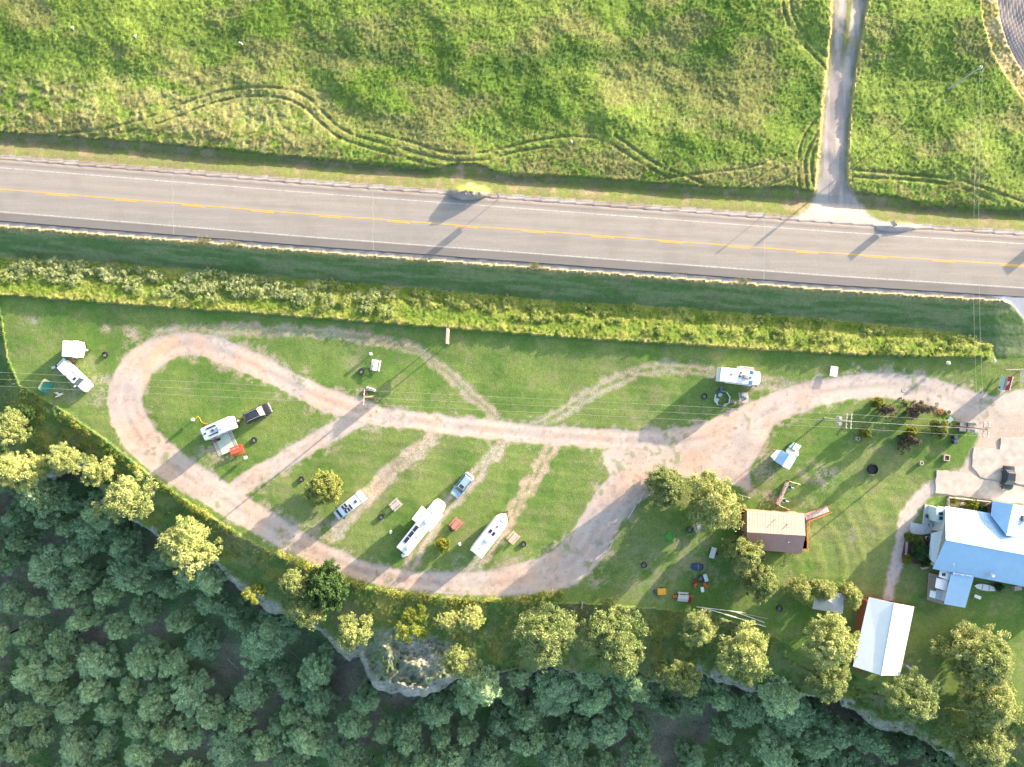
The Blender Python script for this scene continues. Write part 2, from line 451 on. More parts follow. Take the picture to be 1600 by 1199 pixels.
# ------------------------------------------------------------------ the ground, one continuous surveyed sheet
def axis(lo, hi, step, far0, far1):
    a = list(np.arange(lo, hi + .1, step))
    s = step; v = lo; L = []
    while v > far0: s *= 1.25; v -= s; L.append(v)
    s = step; v = hi; R = []
    while v < far1: s *= 1.25; v += s; R.append(v)
    return np.array(L[::-1] + a + R)
gx = axis(-70, 1670, 2.0, -2900, 4400)
gy = axis(-60, 1290, 2.0, -2900, 3400)
PX, PY = np.meshgrid(gx, gy)
NY, NX = PX.shape
Zb = terrain(PX, PY)
yc = pl(YC, PX); d = PY - yc
ms, tn, ts, re, cl = (pl(k, PX) for k in (MEADOW_S, TALL_N, TALL_S, REDGE, CLIFF))
cn = cliff_line(PX, PY)
rnd = rng.random(PX.shape)
n4 = fbm(PX, PY, 7, 51, 3); n12 = fbm(PX, PY, 16, 52, 4); n40 = fbm(PX, PY, 45, 53, 4); n120 = fbm(PX, PY, 140, 54, 4)

def C(r, g, b): return np.array([r, g, b], float)
def mix(a, b, t): return a * (1 - t[..., None]) + b * t[..., None]
lawnA, lawnB, dry = C(.092, .172, .038), C(.145, .212, .058), C(.235, .215, .125)
col = mix(np.broadcast_to(lawnA, PX.shape + (3,)), lawnB, sst(.35, .65, n40))
col = mix(col, dry, np.clip(sst(.5, .78, n12) * .38 + sst(.55, .8, n120) * .25, 0, 1))
# distances
sd_loop = np.minimum(sdist(PX, PY, LOOP), sdpoly(PX, PY, APRON))
sd_loop = np.minimum(sd_loop, sdist(PX, PY, LINK))
sd_drive = sdpoly(PX, PY, DRIVE)
sd_path = sdist(PX, PY, PATH)
sd_track = np.minimum(sdist(PX, PY, TRACK), sdpoly(PX, PY, FLARE))
sd_exit = sdpoly(PX, PY, EXITR)
sd_plow = sdpoly(PX, PY, PLOW)
veg = np.zeros(PX.shape)      # height of standing vegetation

# north meadow
mead = (d < 0) & (PY < ms + (n4 - .5) * 5) & (sd_track > 2 + n4 * 5) & (sd_plow > 26)
mA, mB, mC, mD = C(.11, .19, .032), C(.17, .25, .05), C(.21, .18, .095), C(.07, .13, .03)
cm = mix(np.broadcast_to(mA, PX.shape + (3,)), mB, sst(.34, .62, n120))
spk = fbm(PX, PY, 4.5, 66, 2)
wav = fbm(PX + 30 * n40, PY * 1.8, 70, 61, 4)
cm = mix(cm, mC, sst(.48, .72, wav + .08 * np.exp(-((PX - 1000) / 220) ** 2)) * .5)
cm = mix(cm, mD, sst(.45, .2, wav) * .5)
cm = mix(cm, mD, np.exp(-((PY - (60 + 0.04 * PX + 14 * np.sin(PX / 90))) / 15) ** 2) * sst(.4, .6, fbm(PX, PY, 60, 63, 2)) * .8)
left_pale = sst(560, 420, PX) * sst(95, 150, PY) * sst(.35, .6, fbm(PX, PY * 1.6, 18, 64, 4))
cm = mix(cm, C(.27, .27, .12), left_pale * .7)
cm = mix(cm, C(.20, .175, .075), sst(.48, .7, fbm(PX, PY, 9, 65, 3)) * sst(60, 20, ms - PY) * .6)
col = np.where(mead[..., None], cm, col)
hgt = .52 + .07 * (n12 - .5) + .14 * (n4 - .5) + .17 * (rnd - .5) + .24 * (n40 - .5)
hgt = hgt + left_pale * .22 * (n4 - .3)
rut = np.full(PX.shape, 1e9)
for r_ in RUTS: rut = np.minimum(rut, sdist(PX, PY, r_, 0))
hgt = hgt * (1 - .38 * sst(2.6, 1.0, rut) * sst(.25, .5, n12))
col = mix(col, C(.24, .25, .09), mead * sst(6.5, 2, rut) * .4)
edge = sst(0, 5, ms - PY)
col = np.where(mead[..., None], col * (.80 + .40 * sst(.3, .7, spk))[..., None], col)
veg = np.where(mead, np.maximum(hgt, .08) * (.95 + .05 * edge), veg)
# mown verge north
vn = (d < -52) & ~mead
cv = mix(np.broadcast_to(C(.145, .18, .055), PX.shape + (3,)), C(.27, .215, .14), sst(.5, .7, n12) * .8)
cv = mix(cv, C(.19, .20, .075), sst(-66, -56, d) * .6)
cv = mix(cv, C(.16, .155, .085), sst(.4, .6, fbm(PX * .4, PY, 10, 72, 3)) * .6)
cv = mix(cv, C(.33, .25, .19), sst(.55, .75, fbm(PX, PY, 12, 71, 3)) * np.exp(-((PX - 740) / 55) ** 2) * .9)
col = np.where(vn[..., None], cv, col)
veg = np.where(vn, .04 + .06 * rnd * n4, veg)
mound = np.exp(-(((PX - 733) / 26) ** 2 + ((PY - 301) / 10) ** 2) ** 2)
Zb = Zb + mound * 1.35
mound2 = np.exp(-(((PX - 1400) / 30) ** 2 + ((PY - 356) / 7) ** 2) ** 2)
Zb = Zb + mound2 * .5
col = mix(col, C(.34, .36, .10), mound * (d < 0))
veg = veg + mound * .35 * rnd
# gravel shoulder strips
gn = (d > -54) & (d < 0)
col = np.where(gn[..., None], mix(np.broadcast_to(C(.37, .34, .32), PX.shape + (3,)), C(.30, .25, .215), sst(.35, .7, fbm(PX, d * 2, 22, 73, 4))), col)
gs = (d >= 0) & (d < 57)
col = np.where(gs[..., None], np.broadcast_to(C(.21, .205, .205), PX.shape + (3,)), col)
# embankment
sb = (d >= 57) & (PY < tn + (n4 - .5) * 5) & (PX < 1700)
stripe = fbm(PX * .25, d * 2.0, 12, 75, 3)
ce = mix(np.broadcast_to(C(.095, .165, .055), PX.shape + (3,)), C(.165, .215, .10), sst(.38, .62, stripe))
ce = mix(ce, C(.17, .18, .10), sst(.6, .8, n12) * .6)
ce = mix(ce, C(.38, .33, .18), sst(66 + 6 * n4, 58, d) * .9)
col = np.where(sb[..., None], ce, col)
veg = np.where(sb, .05 + .10 * rnd * n4 + .35 * sst(66, 60, d) * rnd, veg)
# tall grass strip
tall = (PY >= tn + (n4 - .5) * 5) & (PY < ts + (n4 - .5) * 2.5) & (PX < 1548)
k2 = np.clip((PY - tn) / np.maximum(ts - tn, 12), 0, 1)
ct = mix(np.broadcast_to(C(.15, .215, .035), PX.shape + (3,)), C(.26, .29, .07), sst(.4, .65, n12))
ct = mix(ct, C(.10, .17, .03), np.exp(-((k2 - .62) / .16) ** 2) * .7)  # shade behind the weed row painted as a darker band
ct = mix(ct, C(.33, .30, .12), sst(.8, 1, k2) * sst(.35, .6, n4) * .7)  # sunlit lower edge painted yellower
col = np.where(tall[..., None], ct, col)
veg = np.where(tall, .58 + .3 * (n40 - .5) + .16 * (n12 - .5) + .25 * (rnd - .5) + .2 * (n4 - .5), veg)
veg = np.where(tall & (k2 < .08), veg * .45, veg)
# lawns: tiny tufts, mowing arcs
crk = np.zeros(PX.shape)
lawn = (PY >= ts) & (PY < cn) & ~tall & (d > 60)
mow = np.sin(np.hypot(PX - 1180, PY - 900) / 5.5 + 3 * n40) * np.exp(-((PX - 1320) / 120) ** 2 - ((PY - 850) / 90) ** 2)
col = mix(col, C(.20, .25, .07), lawn * np.clip(mow, 0, 1) * .5)
mow2 = np.sin((PY - .12 * PX) / 3.4 + 4 * n120) * sst(.35, .6, n120)
col = mix(col, C(.19, .235, .075), lawn * np.clip(mow2, 0, 1) * .25)
veg = np.where(lawn, .02 + .05 * rnd * n4 + .06 * np.clip(mow, 0, 1) + .02 * np.clip(mow2, 0, 1), veg)
# rough slope between lawn and cliff
slope = (PY > re) & (PY < cn)
cs = mix(np.broadcast_to(C(.085, .155, .045), PX.shape + (3,)), C(.14, .19, .07), sst(.4, .65, n12))
cs = mix(cs, C(.24, .23, .05), sst(.55, .7, fbm(PX, PY, 30, 77, 4)) * .45)
cs = mix(cs, C(.19, .17, .12), sst(.55, .75, fbm(PX, PY, 60, 78, 4)) * .5)
west = PX < 1230
sl = slope & (west | (PY > re + 20))
col = np.where(sl[..., None], cs, col)
veg = np.where(sl, .12 + .5 * np.clip(n4 - .35, 0, 1) + .22 * rnd, veg)
# dirt
dirt = np.zeros(PX.shape)
nz = (n4 - .5) * 1.1 + (n12 - .5) * 1.2
dirt = np.maximum(dirt, np.clip(.55 - sd_loop / 3.6 + nz * 1.3, 0, 1))
fringe = np.clip(.30 - sd_loop / 13 + nz * 2.0 + (rnd - .5) * .5, 0, .5)
dirt = np.maximum(dirt, fringe * (sd_loop > 0))
dirt = np.maximum(dirt, np.clip(.6 - sd_drive / 8 + nz, 0, 1) * (PY > 545))
dirt = np.maximum(dirt, np.clip(.7 - sd_path / 5 + nz, 0, 1))
for pts, hw, st, cg in SPURS:
    q = sdist(PX, PY, pts, 0)
    a = np.clip(.9 - (q - hw) / 6 + nz * 1.5 - .4, 0, 1)
    a = a * (1 - cg * sst(5, 1.5, q) * sst(.35, .55, n12 + .3 * (n4 - .5)))
    a = a * (.55 + .45 * sst(.3, .5, n12 + .5 * (rnd - .5)))
    dirt = np.maximum(dirt, a * st)
for x, y, r_, st in PATCHES:
    q = np.hypot(PX - x, PY - y)
    dirt = np.maximum(dirt, np.clip((1.15 - q / r_) * 1.5, 0, 1) * sst(.42, .62, .6 * n4 + .4 * n12 + .25 * (rnd - .5)) * st)
# weeds growing in the gravel
weedy = sst(.60, .70, fbm(PX, PY, 10, 81, 3)) * sst(.52, .66, fbm(PX, PY, 50, 82, 2)) * .55
dirt = dirt * (1 - weedy * (sd_loop < -4))
gr = mix(np.broadcast_to(C(.47, .355, .295), PX.shape + (3,)), C(.44, .38, .35), sst(.4, .62, n40))
lane = np.exp(-((sd_loop + 7) / 3.5) ** 2) * .35
gr = mix(gr, C(.55, .46, .395), lane)
gr = mix(gr, C(.41, .33, .28), sst(.55, .75, n12) * .5)
gr = mix(gr, C(.48, .42, .385), sst(1250, 1330, PX))
qc = sdist(PX, PY, [(p[0], p[1]) for p in LOOP[:-12]], 0)
ln2 = fbm(PX, PY, 35, 88, 3)
gr = gr * (1 - .13 * np.exp(-(qc / 3.2) ** 2) * sst(.35, .6, ln2) + .07 * np.exp(-((qc - 8) / 3) ** 2))[..., None]
gr = mix(gr, C(.36, .35, .33), np.clip(1 - np.abs(sd_loop + 1) / 4, 0, 1) * sst(.4, .6, n12) * .6)
gr = gr * (1 - .18 * sst(.62, .8, fbm(PX, PY, 5, 89, 2)))[..., None]
gr = mix(gr, C(.40, .33, .285), sst(1430, 1540, PX) * sst(600, 680, PY) * .9)
gr = mix(gr, C(.52, .38, .22), np.exp(-((np.hypot((PX - 300) / 1.1, PY - 590) - 62) / 9) ** 2) * (PX < 280) * .5)
notroad = ((PY > ts) | (PX > 1548)) & (d > 60)
dirt = dirt * notroad
col = mix(col, gr, dirt)
veg = veg * (1 - dirt)
# ruts in the farm track
trk = np.clip(.6 - sd_track / 6 + nz, 0, 1) * (d < -40)
upper = sst(130, 60, PY)
lane_c = sdist(PX, PY, [(p[0], p[1]) for p in TRACK], 0)
trk = trk * (1 - upper * np.clip(sst(6, 2, lane_c) + sst(.45, .6, n12) * .6, 0, 1))
tc = mix(np.broadcast_to(C(.27, .25, .245), PX.shape + (3,)), C(.37, .34, .315), sst(.4, .6, fbm(PX * 3, PY * .35, 18, 83, 3)))
tc = mix(tc, C(.42, .375, .345), sst(300, 335, PY) * .85)
col = mix(col, tc, trk)
col = mix(col, C(.46, .40, .17), np.exp(-((sd_track - 5) / 3) ** 2) * (PY < 300) * (d < 0) * .8)
veg = veg * (1 - trk)
# plowed field and its rim
rim = (sd_plow <= 26) & (sd_plow > 0)
col = np.where(rim[..., None], mix(np.broadcast_to(C(.42, .34, .17), PX.shape + (3,)), C(.25, .24, .08), sst(.45, .65, n12)), col)
veg = np.where(rim, .12 + .2 * rnd, veg)
pf = sd_plow <= 0
fur = np.sin(sd_plow * 1.25)
col = np.where(pf[..., None], mix(np.broadcast_to(C(.25, .215, .20), PX.shape + (3,)), C(.33, .29, .27), .5 + .5 * fur), col)
veg = np.where(pf, .05 * fur, veg)
# exit asphalt
ex = np.clip(.5 - sd_exit / 3, 0, 1)
col = mix(col, C(.50, .49, .49), ex); veg = veg * (1 - ex)
# rock
bigrock = [(540, 1040), (560, 1000), (590, 985), (640, 975), (690, 1000), (720, 1030), (760, 1045), (720, 1100), (560, 1110)]
rk = np.clip(.5 - sdpoly(PX, PY, bigrock) / 14 + (n12 - .5) * 1.5, 0, 1) * sst(.42, .66, n4 * .6 + n12 * .4 + .08 + .30 * sst(-22, -2, PY - cn) + .16 * np.exp(-(((PX - 655) / 26) ** 2 + ((PY - 1020) / 24) ** 2)))
rim_on = np.zeros(PX.shape)
for a, b in ((70, 140), (205, 260), (325, 440), (495, 760), (1090, 1180), (1290, 1500)):
    rim_on = np.maximum(rim_on, sst(a - 12, a + 8, PX) * sst(b + 12, b - 8, PX))
rk = np.maximum(rk, rim_on * sst(-17, -6, PY - cn + (n12 - .5) * 30) * sst(.36, .54, n12))
rk = np.maximum(rk, sst(-1.6, .4, PY - cn) * sst(5.5, 3.5, PY - cn))
rk = rk * (PY > re)
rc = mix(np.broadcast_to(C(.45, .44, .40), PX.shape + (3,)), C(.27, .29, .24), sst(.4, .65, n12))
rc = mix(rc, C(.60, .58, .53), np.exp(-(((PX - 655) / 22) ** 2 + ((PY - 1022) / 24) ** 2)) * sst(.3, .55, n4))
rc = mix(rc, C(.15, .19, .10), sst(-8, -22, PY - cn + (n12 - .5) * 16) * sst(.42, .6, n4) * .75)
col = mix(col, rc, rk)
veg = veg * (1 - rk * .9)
# forest floor
ff = sst(3.5, 7, PY - cn)
cf = mix(np.broadcast_to(C(.19, .26, .14), PX.shape + (3,)), C(.26, .24, .18), sst(.42, .6, n120 * .5 + n40 * .5))
cf = mix(cf, C(.12, .25, .07), sst(.5, .68, fbm(PX, PY, 70, 91, 3)) * .8)
col = mix(col, cf, ff)
veg = np.where(ff > .5, .15 * n4 + .12 * rnd, veg)
# hollow under the highway slab
under = (d > -46) & (d < 50)
Zb = Zb - under * .14

Z = Zb + veg
_ZG = Zb + under * .14
def _bil(A, px, py):
    i = min(max(int(np.searchsorted(gx, px)) - 1, 0), NX - 2); j = min(max(int(np.searchsorted(gy, py)) - 1, 0), NY - 2)
    u = min(max((px - gx[i]) / (gx[i + 1] - gx[i]), 0), 1); v = min(max((py - gy[j]) / (gy[j + 1] - gy[j]), 0), 1)
    return float((A[j, i] * (1 - u) + A[j, i + 1] * u) * (1 - v) + (A[j + 1, i] * (1 - u) + A[j + 1, i + 1] * u) * v)
def gz(px, py): return _bil(_ZG, px, py)
def ground_at(x, y):
    z = 0.0
    for _ in range(6):
        k = (CAMH - z) / CAMH * S; z = gz(x / k + 800, 600 - y / k)
    return z
K = (CAMH - Z) / CAMH * S
GV = np.stack([(PX - 800) * K, (600 - PY) * K, Z], -1).reshape(-1, 3)
GC = np.clip(col.reshape(-1, 3), 0.01, .85)
idx = np.arange(NX * NY).reshape(NY, NX)
Q = np.stack([idx[1:, :-1], idx[1:, 1:], idx[:-1, 1:], idx[:-1, :-1]], -1).reshape(-1, 4)
def cell(m): return m[:-1, :-1].reshape(-1)
cls = np.full(len(Q), 0)
names = {0: ('lawn', M_GRASS, 'mown campground lawn with bare dirt patches'),
         1: ('meadow', M_MEADOW, 'long green hay meadow north of the highway'),
         2: ('roadside_verge', M_GRASS, 'mown verge between meadow and highway'),
         3: ('road_shoulder', M_GRAVEL, 'pale gravel shoulder along the highway'),
         4: ('embankment', M_GRASS, 'shaded mown embankment below the highway'),
         5: ('tall_grass_strip', M_MEADOW, 'uncut tall grass strip between embankment and campground'),
         6: ('hillside', M_MEADOW, 'rough weedy slope between the gravel loop and the cliff'),
         7: ('gravel_road', M_GRAVEL, 'pinkish gravel loop road and parking apron of the campground'),
         8: ('farm_track', M_GRAVEL, 'grey dirt farm track running up through the meadow'),
         9: ('plowed_field', M_PLOW, 'curved corner of a brown plowed field'),
         10: ('field_margin', M_GRASS, 'dry tan grass margin round the plowed field'),
         11: ('cliff', M_ROCK, 'pale rock cliff edge above the forest'),
         12: ('forest_floor', M_FLOOR, 'shaded forest floor below the cliff'),
         13: ('footpath', M_GRAVEL, 'narrow gravel footpath to the white pavilion'),
         14: ('side_road', M_GRAVEL, 'pale paved side road turning off the highway')}
for k, m in ((12, PY > 0), (6, slope | (PY > cn)), (0, PY <= re), (5, tall), (4, sb), (3, gs | gn), (2, vn), (1, mead), (10, rim), (9, pf),
             (8, (sd_track < 1) & (d < -50)), (11, ((rk > .45) & (PY > re)) | ((PY - cn > -3.2) & (PY - cn < 5))), (12, (PY - cn >= 5)), (0, (PY > ts) & (PY <= re) & ~tall),
             (7, ((sd_loop < 1) | (sd_drive < 1)) & (PY > 520)), (13, (sd_path < 0) & (sd_drive > 1)), (14, (sd_exit < 0) & (PY < 600))):
    cls[cell(m)] = k
for k, (nm, mt, lb) in names.items():
    f = Q[cls == k]
    if len(f) == 0: continue
    u, inv = np.unique(f, return_inverse=True)
    o = fastmesh(nm, GV[u], inv.reshape(-1, 4), mt, GC[u], smooth=True)
    tag(o, lb, 'ground', kind='structure')

# concrete slabs
M_CONC = mat('worn_concrete', (.43, .395, .365), .85, var=.22, scale=.8, bump=.2)
def slab_obj(poly, dz, lb):
    b = MB(); pts = [W(x, y, 0) for x, y in poly]
    n = len(pts); top = []; 
    for (x, y) in poly: top.append(W(x, y, 0) + Vector((0, 0, dz)))
    zz = max(gz(x, y) for x, y in poly if x < 1650) + dz
    b.prism([(p.x, p.y) for p in pts][::-1], zz - .5, zz)
    return tag(b.build('concrete_slab', M_CONC), lb, 'pavement', kind='structure')
def jag(poly, a=1.2, step=8):
    out = []; r = random.Random(3)
    for i in range(len(poly)):
        p, q = poly[i], poly[(i + 1) % len(poly)]
        L = math.hypot(q[0] - p[0], q[1] - p[1]); k = max(int(L / step), 1)
        for j in range(k): t = j / k; out.append((p[0] + (q[0] - p[0]) * t + r.uniform(-a, a) * (j > 0), p[1] + (q[1] - p[1]) * t + r.uniform(-a, a) * (j > 0)))
    return out
slab_obj(jag(SLAB1), .10, 'grey broken concrete slab on the upper side of the parking area')
slab_obj(jag(SLAB2), .06, 'pinkish concrete slab in front of the house')

# ------------------------------------------------------------------ highway
def hw_mat():
    m, t, b = nodes_of('asphalt')
    L = t.links.new
    at = t.nodes.new('ShaderNodeAttribute'); at.attribute_name = 'Col'
    geo = t.nodes.new('ShaderNodeNewGeometry')
    n = t.nodes.new('ShaderNodeTexNoise'); n.inputs['Scale'].default_value = 12; n.inputs['Detail'].default_value = 6; L(geo.outputs['Position'], n.inputs['Vector'])
    mp = t.nodes.new('ShaderNodeMapping'); mp.inputs['Rotation'].default_value = (0, 0, math.radians(4.3)); mp.inputs['Scale'].default_value = (.12, 2.2, 1)
    L(geo.outputs['Position'], mp.inputs['Vector'])
    n2 = t.nodes.new('ShaderNodeTexNoise'); n2.inputs['Scale'].default_value = 1.0; n2.inputs['Detail'].default_value = 5; L(mp.outputs[0], n2.inputs['Vector'])
    r1 = t.nodes.new('ShaderNodeMapRange'); r1.inputs['From Min'].default_value = .3; r1.inputs['From Max'].default_value = .7; r1.inputs['To Min'].default_value = .78; r1.inputs['To Max'].default_value = 1.2; L(n.outputs['Fac'], r1.inputs['Value'])
    r2 = t.nodes.new('ShaderNodeMapRange'); r2.inputs['From Min'].default_value = .3; r2.inputs['From Max'].default_value = .7; r2.inputs['To Min'].default_value = .93; r2.inputs['To Max'].default_value = 1.05; L(n2.outputs['Fac'], r2.inputs['Value'])
    mu = t.nodes.new('ShaderNodeMath'); mu.operation = 'MULTIPLY'; L(r1.outputs[0], mu.inputs[0]); L(r2.outputs[0], mu.inputs[1])
    sc = t.nodes.new('ShaderNodeVectorMath'); sc.operation = 'SCALE'; L(at.outputs['Color'], sc.inputs[0]); L(mu.outputs[0], sc.inputs['Scale'])
    L(sc.outputs[0], b.inputs['Base Color']); b.inputs['Roughness'].default_value = .85; b.inputs['Specular IOR Level'].default_value = .3
    return m
M_ASPH = hw_mat()
hx = np.concatenate([np.arange(-2800, -100, 60), np.arange(-100, 1701, 3), np.arange(1720, 4300, 60)])
prof = [-47, -44.5, -40, -34.5, -30, -24, -18, -12, -8, -3, 0, 3, 8, 12, 18, 24, 30, 34.5, 37, 37.6, 43, 49.2, 50.2, 51]
hy = np.array(prof, float)
HX, HD = np.meshgrid(hx, hy)
jit = (fbm(HX, HD * 0, 12, 95, 3) - .5) * 2.2
HD2 = HD + np.where((HD < -46) | (HD > 50), jit, 0) + np.where(HD < -44, jit, 0)
Zr = 2.0 - .045 * (np.abs(HD) / 50) ** 1.2 * 2
Zr = np.where((HD <= -47) | (HD >= 51), Zr - .22, Zr)
PYh = pl(YC, HX) + HD2
Kh = (CAMH - Zr) / CAMH * S
HV = np.stack([(HX - 800) * Kh, (600 - PYh) * Kh, Zr], -1).reshape(-1, 3)
base = C(.315, .290, .265)
wh = np.exp(-((HD + 25) / 3.5) ** 2) + np.exp(-((HD + 9) / 3.5) ** 2) + np.exp(-((HD - 10) / 3.5) ** 2) + np.exp(-((HD - 27) / 3.5) ** 2)
hc = np.broadcast_to(base, HX.shape + (3,)) * (1 - .11 * wh[..., None])
hc = np.where((HD < -38)[..., None], C(.225, .205, .195), hc)
hc = np.where((HD > 37.3)[..., None], C(.20, .185, .175), hc)
hc = np.where((HD > 49.4)[..., None], C(.085, .082, .085), hc)  # shadow of the asphalt edge step painted as a dark strip
jn = sst(.5, .75, fbm(HX, HD, 30, 96, 3))
hc = hc * (1 - .08 * jn[..., None])
hi = np.arange(HX.size).reshape(HX.shape)
HQ = np.stack([hi[1:, :-1], hi[1:, 1:], hi[:-1, 1:], hi[:-1, :-1]], -1).reshape(-1, 4)
hwy = fastmesh('highway', HV, HQ, M_ASPH, hc.reshape(-1, 3))
tag(hwy, 'two lane asphalt highway crossing the whole scene', 'road', kind='structure')
M_WHITE_LINE = mat('white_road_paint', (.50, .475, .44), .7, var=.45, scale=4)
M_YELLOW_LINE = mat('yellow_road_paint', (.72, .42, .06), .7, var=.25, scale=4)
def strip(name, off, hw, x0, x1, m, parent=hwy, dz=.006):
    xs = np.arange(x0, x1 + .1, 6.0) if x1 - x0 > 40 else np.linspace(x0, x1, 6)
    V = []; F = []
    for i, x in enumerate(xs):
        for s_ in (-1, 1):
            D = off + s_ * hw; z = 2.0 - .045 * (abs(D) / 50) ** 1.2 * 2 + dz
            k = (CAMH - z) / CAMH * S
            V.append(((x - 800) * k, (600 - (float(pl(YC, x)) + D)) * k, z))
        if i: F.append((2 * i, 2 * i + 1, 2 * i - 1, 2 * i - 2))
    return fastmesh(name, V, F, m, parent=parent)
strip('edge_line', -33.3, .65, -400, 2000, M_WHITE_LINE)
strip('edge_line', 35.5, .75, -400, 2000, M_WHITE_LINE)
strip('centre_line', .2, .65, -400, 2000, M_YELLOW_LINE)
for x in np.arange(-396, 2000, 106.5):
    strip('passing_dash', 2.4 , .7, x + 62 - 20, x + 62 + 16, M_YELLOW_LINE)
M_CRACK = mat('crack_sealant', (.12, .115, .115), .8)
M_CRACKL = mat('pale_crack', (.38, .36, .345), .8)
for x in (270, 583, 1194):
    V = []; F = []
    for i, D in enumerate(np.linspace(-46, 49.5, 22)):
        z = 2.0 - .045 * (abs(D) / 50) ** 1.2 * 2 + .003; k = (CAMH - z) / CAMH * S
        xx = x + (fbm(np.array([D * 1.0]), np.array([x * 1.0]), 9, 97, 3)[0] - .5) * 5
        for s_ in (-1, 1): V.append(((xx + s_ * .35 - 800) * k, (600 - (float(pl(YC, xx)) + D)) * k, z))
        if i: F.append((2 * i - 2, 2 * i - 1, 2 * i + 1, 2 * i))
    fastmesh('pavement_joint', V, F, M_CRACKL, parent=hwy)
# crack running between the two slabs
for nm, pts in (('parking_crack', [(1519, 738), (1531, 746), (1545, 750), (1560, 751), (1575, 755), (1600, 761), (1680, 778)]),):
    b = MB(); b.tube([W(x, y, 0) + Vector((0, 0, gz(1540, 745) + .07)) for x, y in pts], .05, 5)
# ------------------------------------------------------------------ foliage
def leafcloud(cen, rad, per, size, colr, squash=.8, rg=rng, up=.25, cvar=.25, nn=1.0):
    N = len(cen); T = N * per
    c = np.repeat(cen, per, 0); r = np.repeat(rad, per)
    dr = rg.normal(size=(T, 3)); dr[:, 2] += up; dr /= np.linalg.norm(dr, axis=1)[:, None] + 1e-9
    pos = c + dr * (r * rg.uniform(.5, 1.25, T))[:, None] * np.array([1, 1, squash])
    n = dr + nn * rg.normal(size=(T, 3)); n /= np.linalg.norm(n, axis=1)[:, None]
    a = rg.normal(size=(T, 3)); t = np.cross(n, a); t /= np.linalg.norm(t, axis=1)[:, None] + 1e-9
    b = np.cross(n, t)
    s = (size * rg.uniform(.6, 1.4, T))[:, None]
    V = np.stack([pos - t * s - b * s * LW, pos + t * s - b * s * LW, pos + t * s * .8 + b * s * LW, pos - t * s * .8 + b * s * LW], 1).reshape(-1, 3)
    F = np.arange(T * 4).reshape(-1, 4)
    cc = np.repeat(colr, per, 0) * rg.uniform(1 - cvar, 1 + cvar, T)[:, None]
    return V, F, np.repeat(cc, 4, 0)

LW = .26
PINE = np.array([.31, .46, .25]); PINE2 = np.array([.58, .74, .43])  # forest needles: brightness and blue-green shade tint put into the colours
def pine_data(seed, Ht=12.0, R=3.4, shape='pine', colA=PINE, colB=PINE2, dens=1.0, lsize=.19):
    rg = np.random.default_rng(seed); b = MB()
    lean = rg.uniform(-.35, .35, 2)
    tr = [(lean[0] * (i / 6) ** 2, lean[1] * (i / 6) ** 2, Ht * .96 * i / 6) for i in range(7)]
    b.tube(tr, .24 * Ht / 12, 7, 0, .04)
    cen = []; rad = []; lob = []
    lobes = rg.uniform(0, 6.28, 5); amp = rg.uniform(.1, .32, 5)
    nl = int((26 if shape == 'pine' else 34 if shape == 'full' else 24) * dens) if shape != 'spruce' else 46
    for i in range(nl):
        t = (i + rg.uniform(0, 1)) / nl
        az = i * 2.399 + rg.uniform(-.5, .5)
        if shape == 'pine': z = Ht * (.40 + .55 * t); rr_ = R * (math.sin(math.pi * min(1, .30 + .70 * t * .99)) ** .7 * .84 + .03)
        elif shape == 'spruce': z = Ht * (.08 + .88 * t); rr_ = R * (1 - t) ** .55 + .15
        elif shape == 'full': z = Ht * (.10 + .84 * t); rr_ = R * (math.sin(math.pi * min(1, .28 + .70 * t)) ** .7 * .84 + .03)
        else: z = Ht * (.25 + .66 * t); rr_ = R * .9 * math.sqrt(max(0, 1 - (2 * t - .85) ** 2 / 1.4))
        m = 1 + sum(amp[k] * math.sin((k + 1) * az + lobes[k]) for k in range(3)) * .8
        rr_ *= m * rg.uniform(.62, 1.05)
        zt = z + (.10 if shape != 'spruce' else -.12) * rr_ + rg.uniform(-.3, .3)
        p0 = Vector((lean[0] * (z / Ht) ** 2, lean[1] * (z / Ht) ** 2, z - .5)); p1 = Vector((math.cos(az) * rr_, math.sin(az) * rr_, zt))
        b.tube([p0, p0.lerp(p1, .5) + Vector((0, 0, -.1)), p1], .055, 4, 0, .015)
        if shape == 'spruce':
            for j in range(max(2, int(rr_ / R * 6))):
                cen.append(p0.lerp(p1, .3 + .72 * (j + .5) / 6) + Vector(rg.normal(0, .15, 3))); rad.append(rg.uniform(.25, .42) * (R / 3.4)); lob.append(rg.uniform(-.1, .1))
            continue
        Rl = R / 3.4 * rg.uniform(.7, 1.35); lb = rg.normal(0, .2)
        for j in range(14):
            v = rg.normal(size=3); v[2] = abs(v[2]) * .8 - .3; v /= np.linalg.norm(v); v *= np.array([1.25, 1.25, .7])
            cen.append(p1 + Vector(v) * Rl * rg.uniform(.45, 1.15)); rad.append(rg.uniform(.24, .56) * R / 3.4); lob.append(lb)
        for j in range(3): cen.append(p0.lerp(p1, .35 + .2 * j) + Vector(rg.normal(0, .15, 3))); rad.append(.4 * R / 3.4); lob.append(lb)
    for j in range(10): cen.append((lean[0] + rg.normal(0, .5) * R / 3.4, lean[1] + rg.normal(0, .5) * R / 3.4, Ht * .96 + rg.normal(0, .4))); rad.append(.45 * R / 3.4); lob.append(.1)
    cen = np.array([tuple(c) for c in cen]); rad = np.array(rad)
    mixf = np.clip(rg.normal(.38, .2, len(cen)) + np.array(lob), 0, 1)[:, None]
    colr = colA * (1 - mixf) + colB * mixf
    V, F, Cc = leafcloud(cen, rad, int(50 * (1 if R > 2.5 else .7)), lsize, colr, .72, rg)
    return b, V, F, Cc

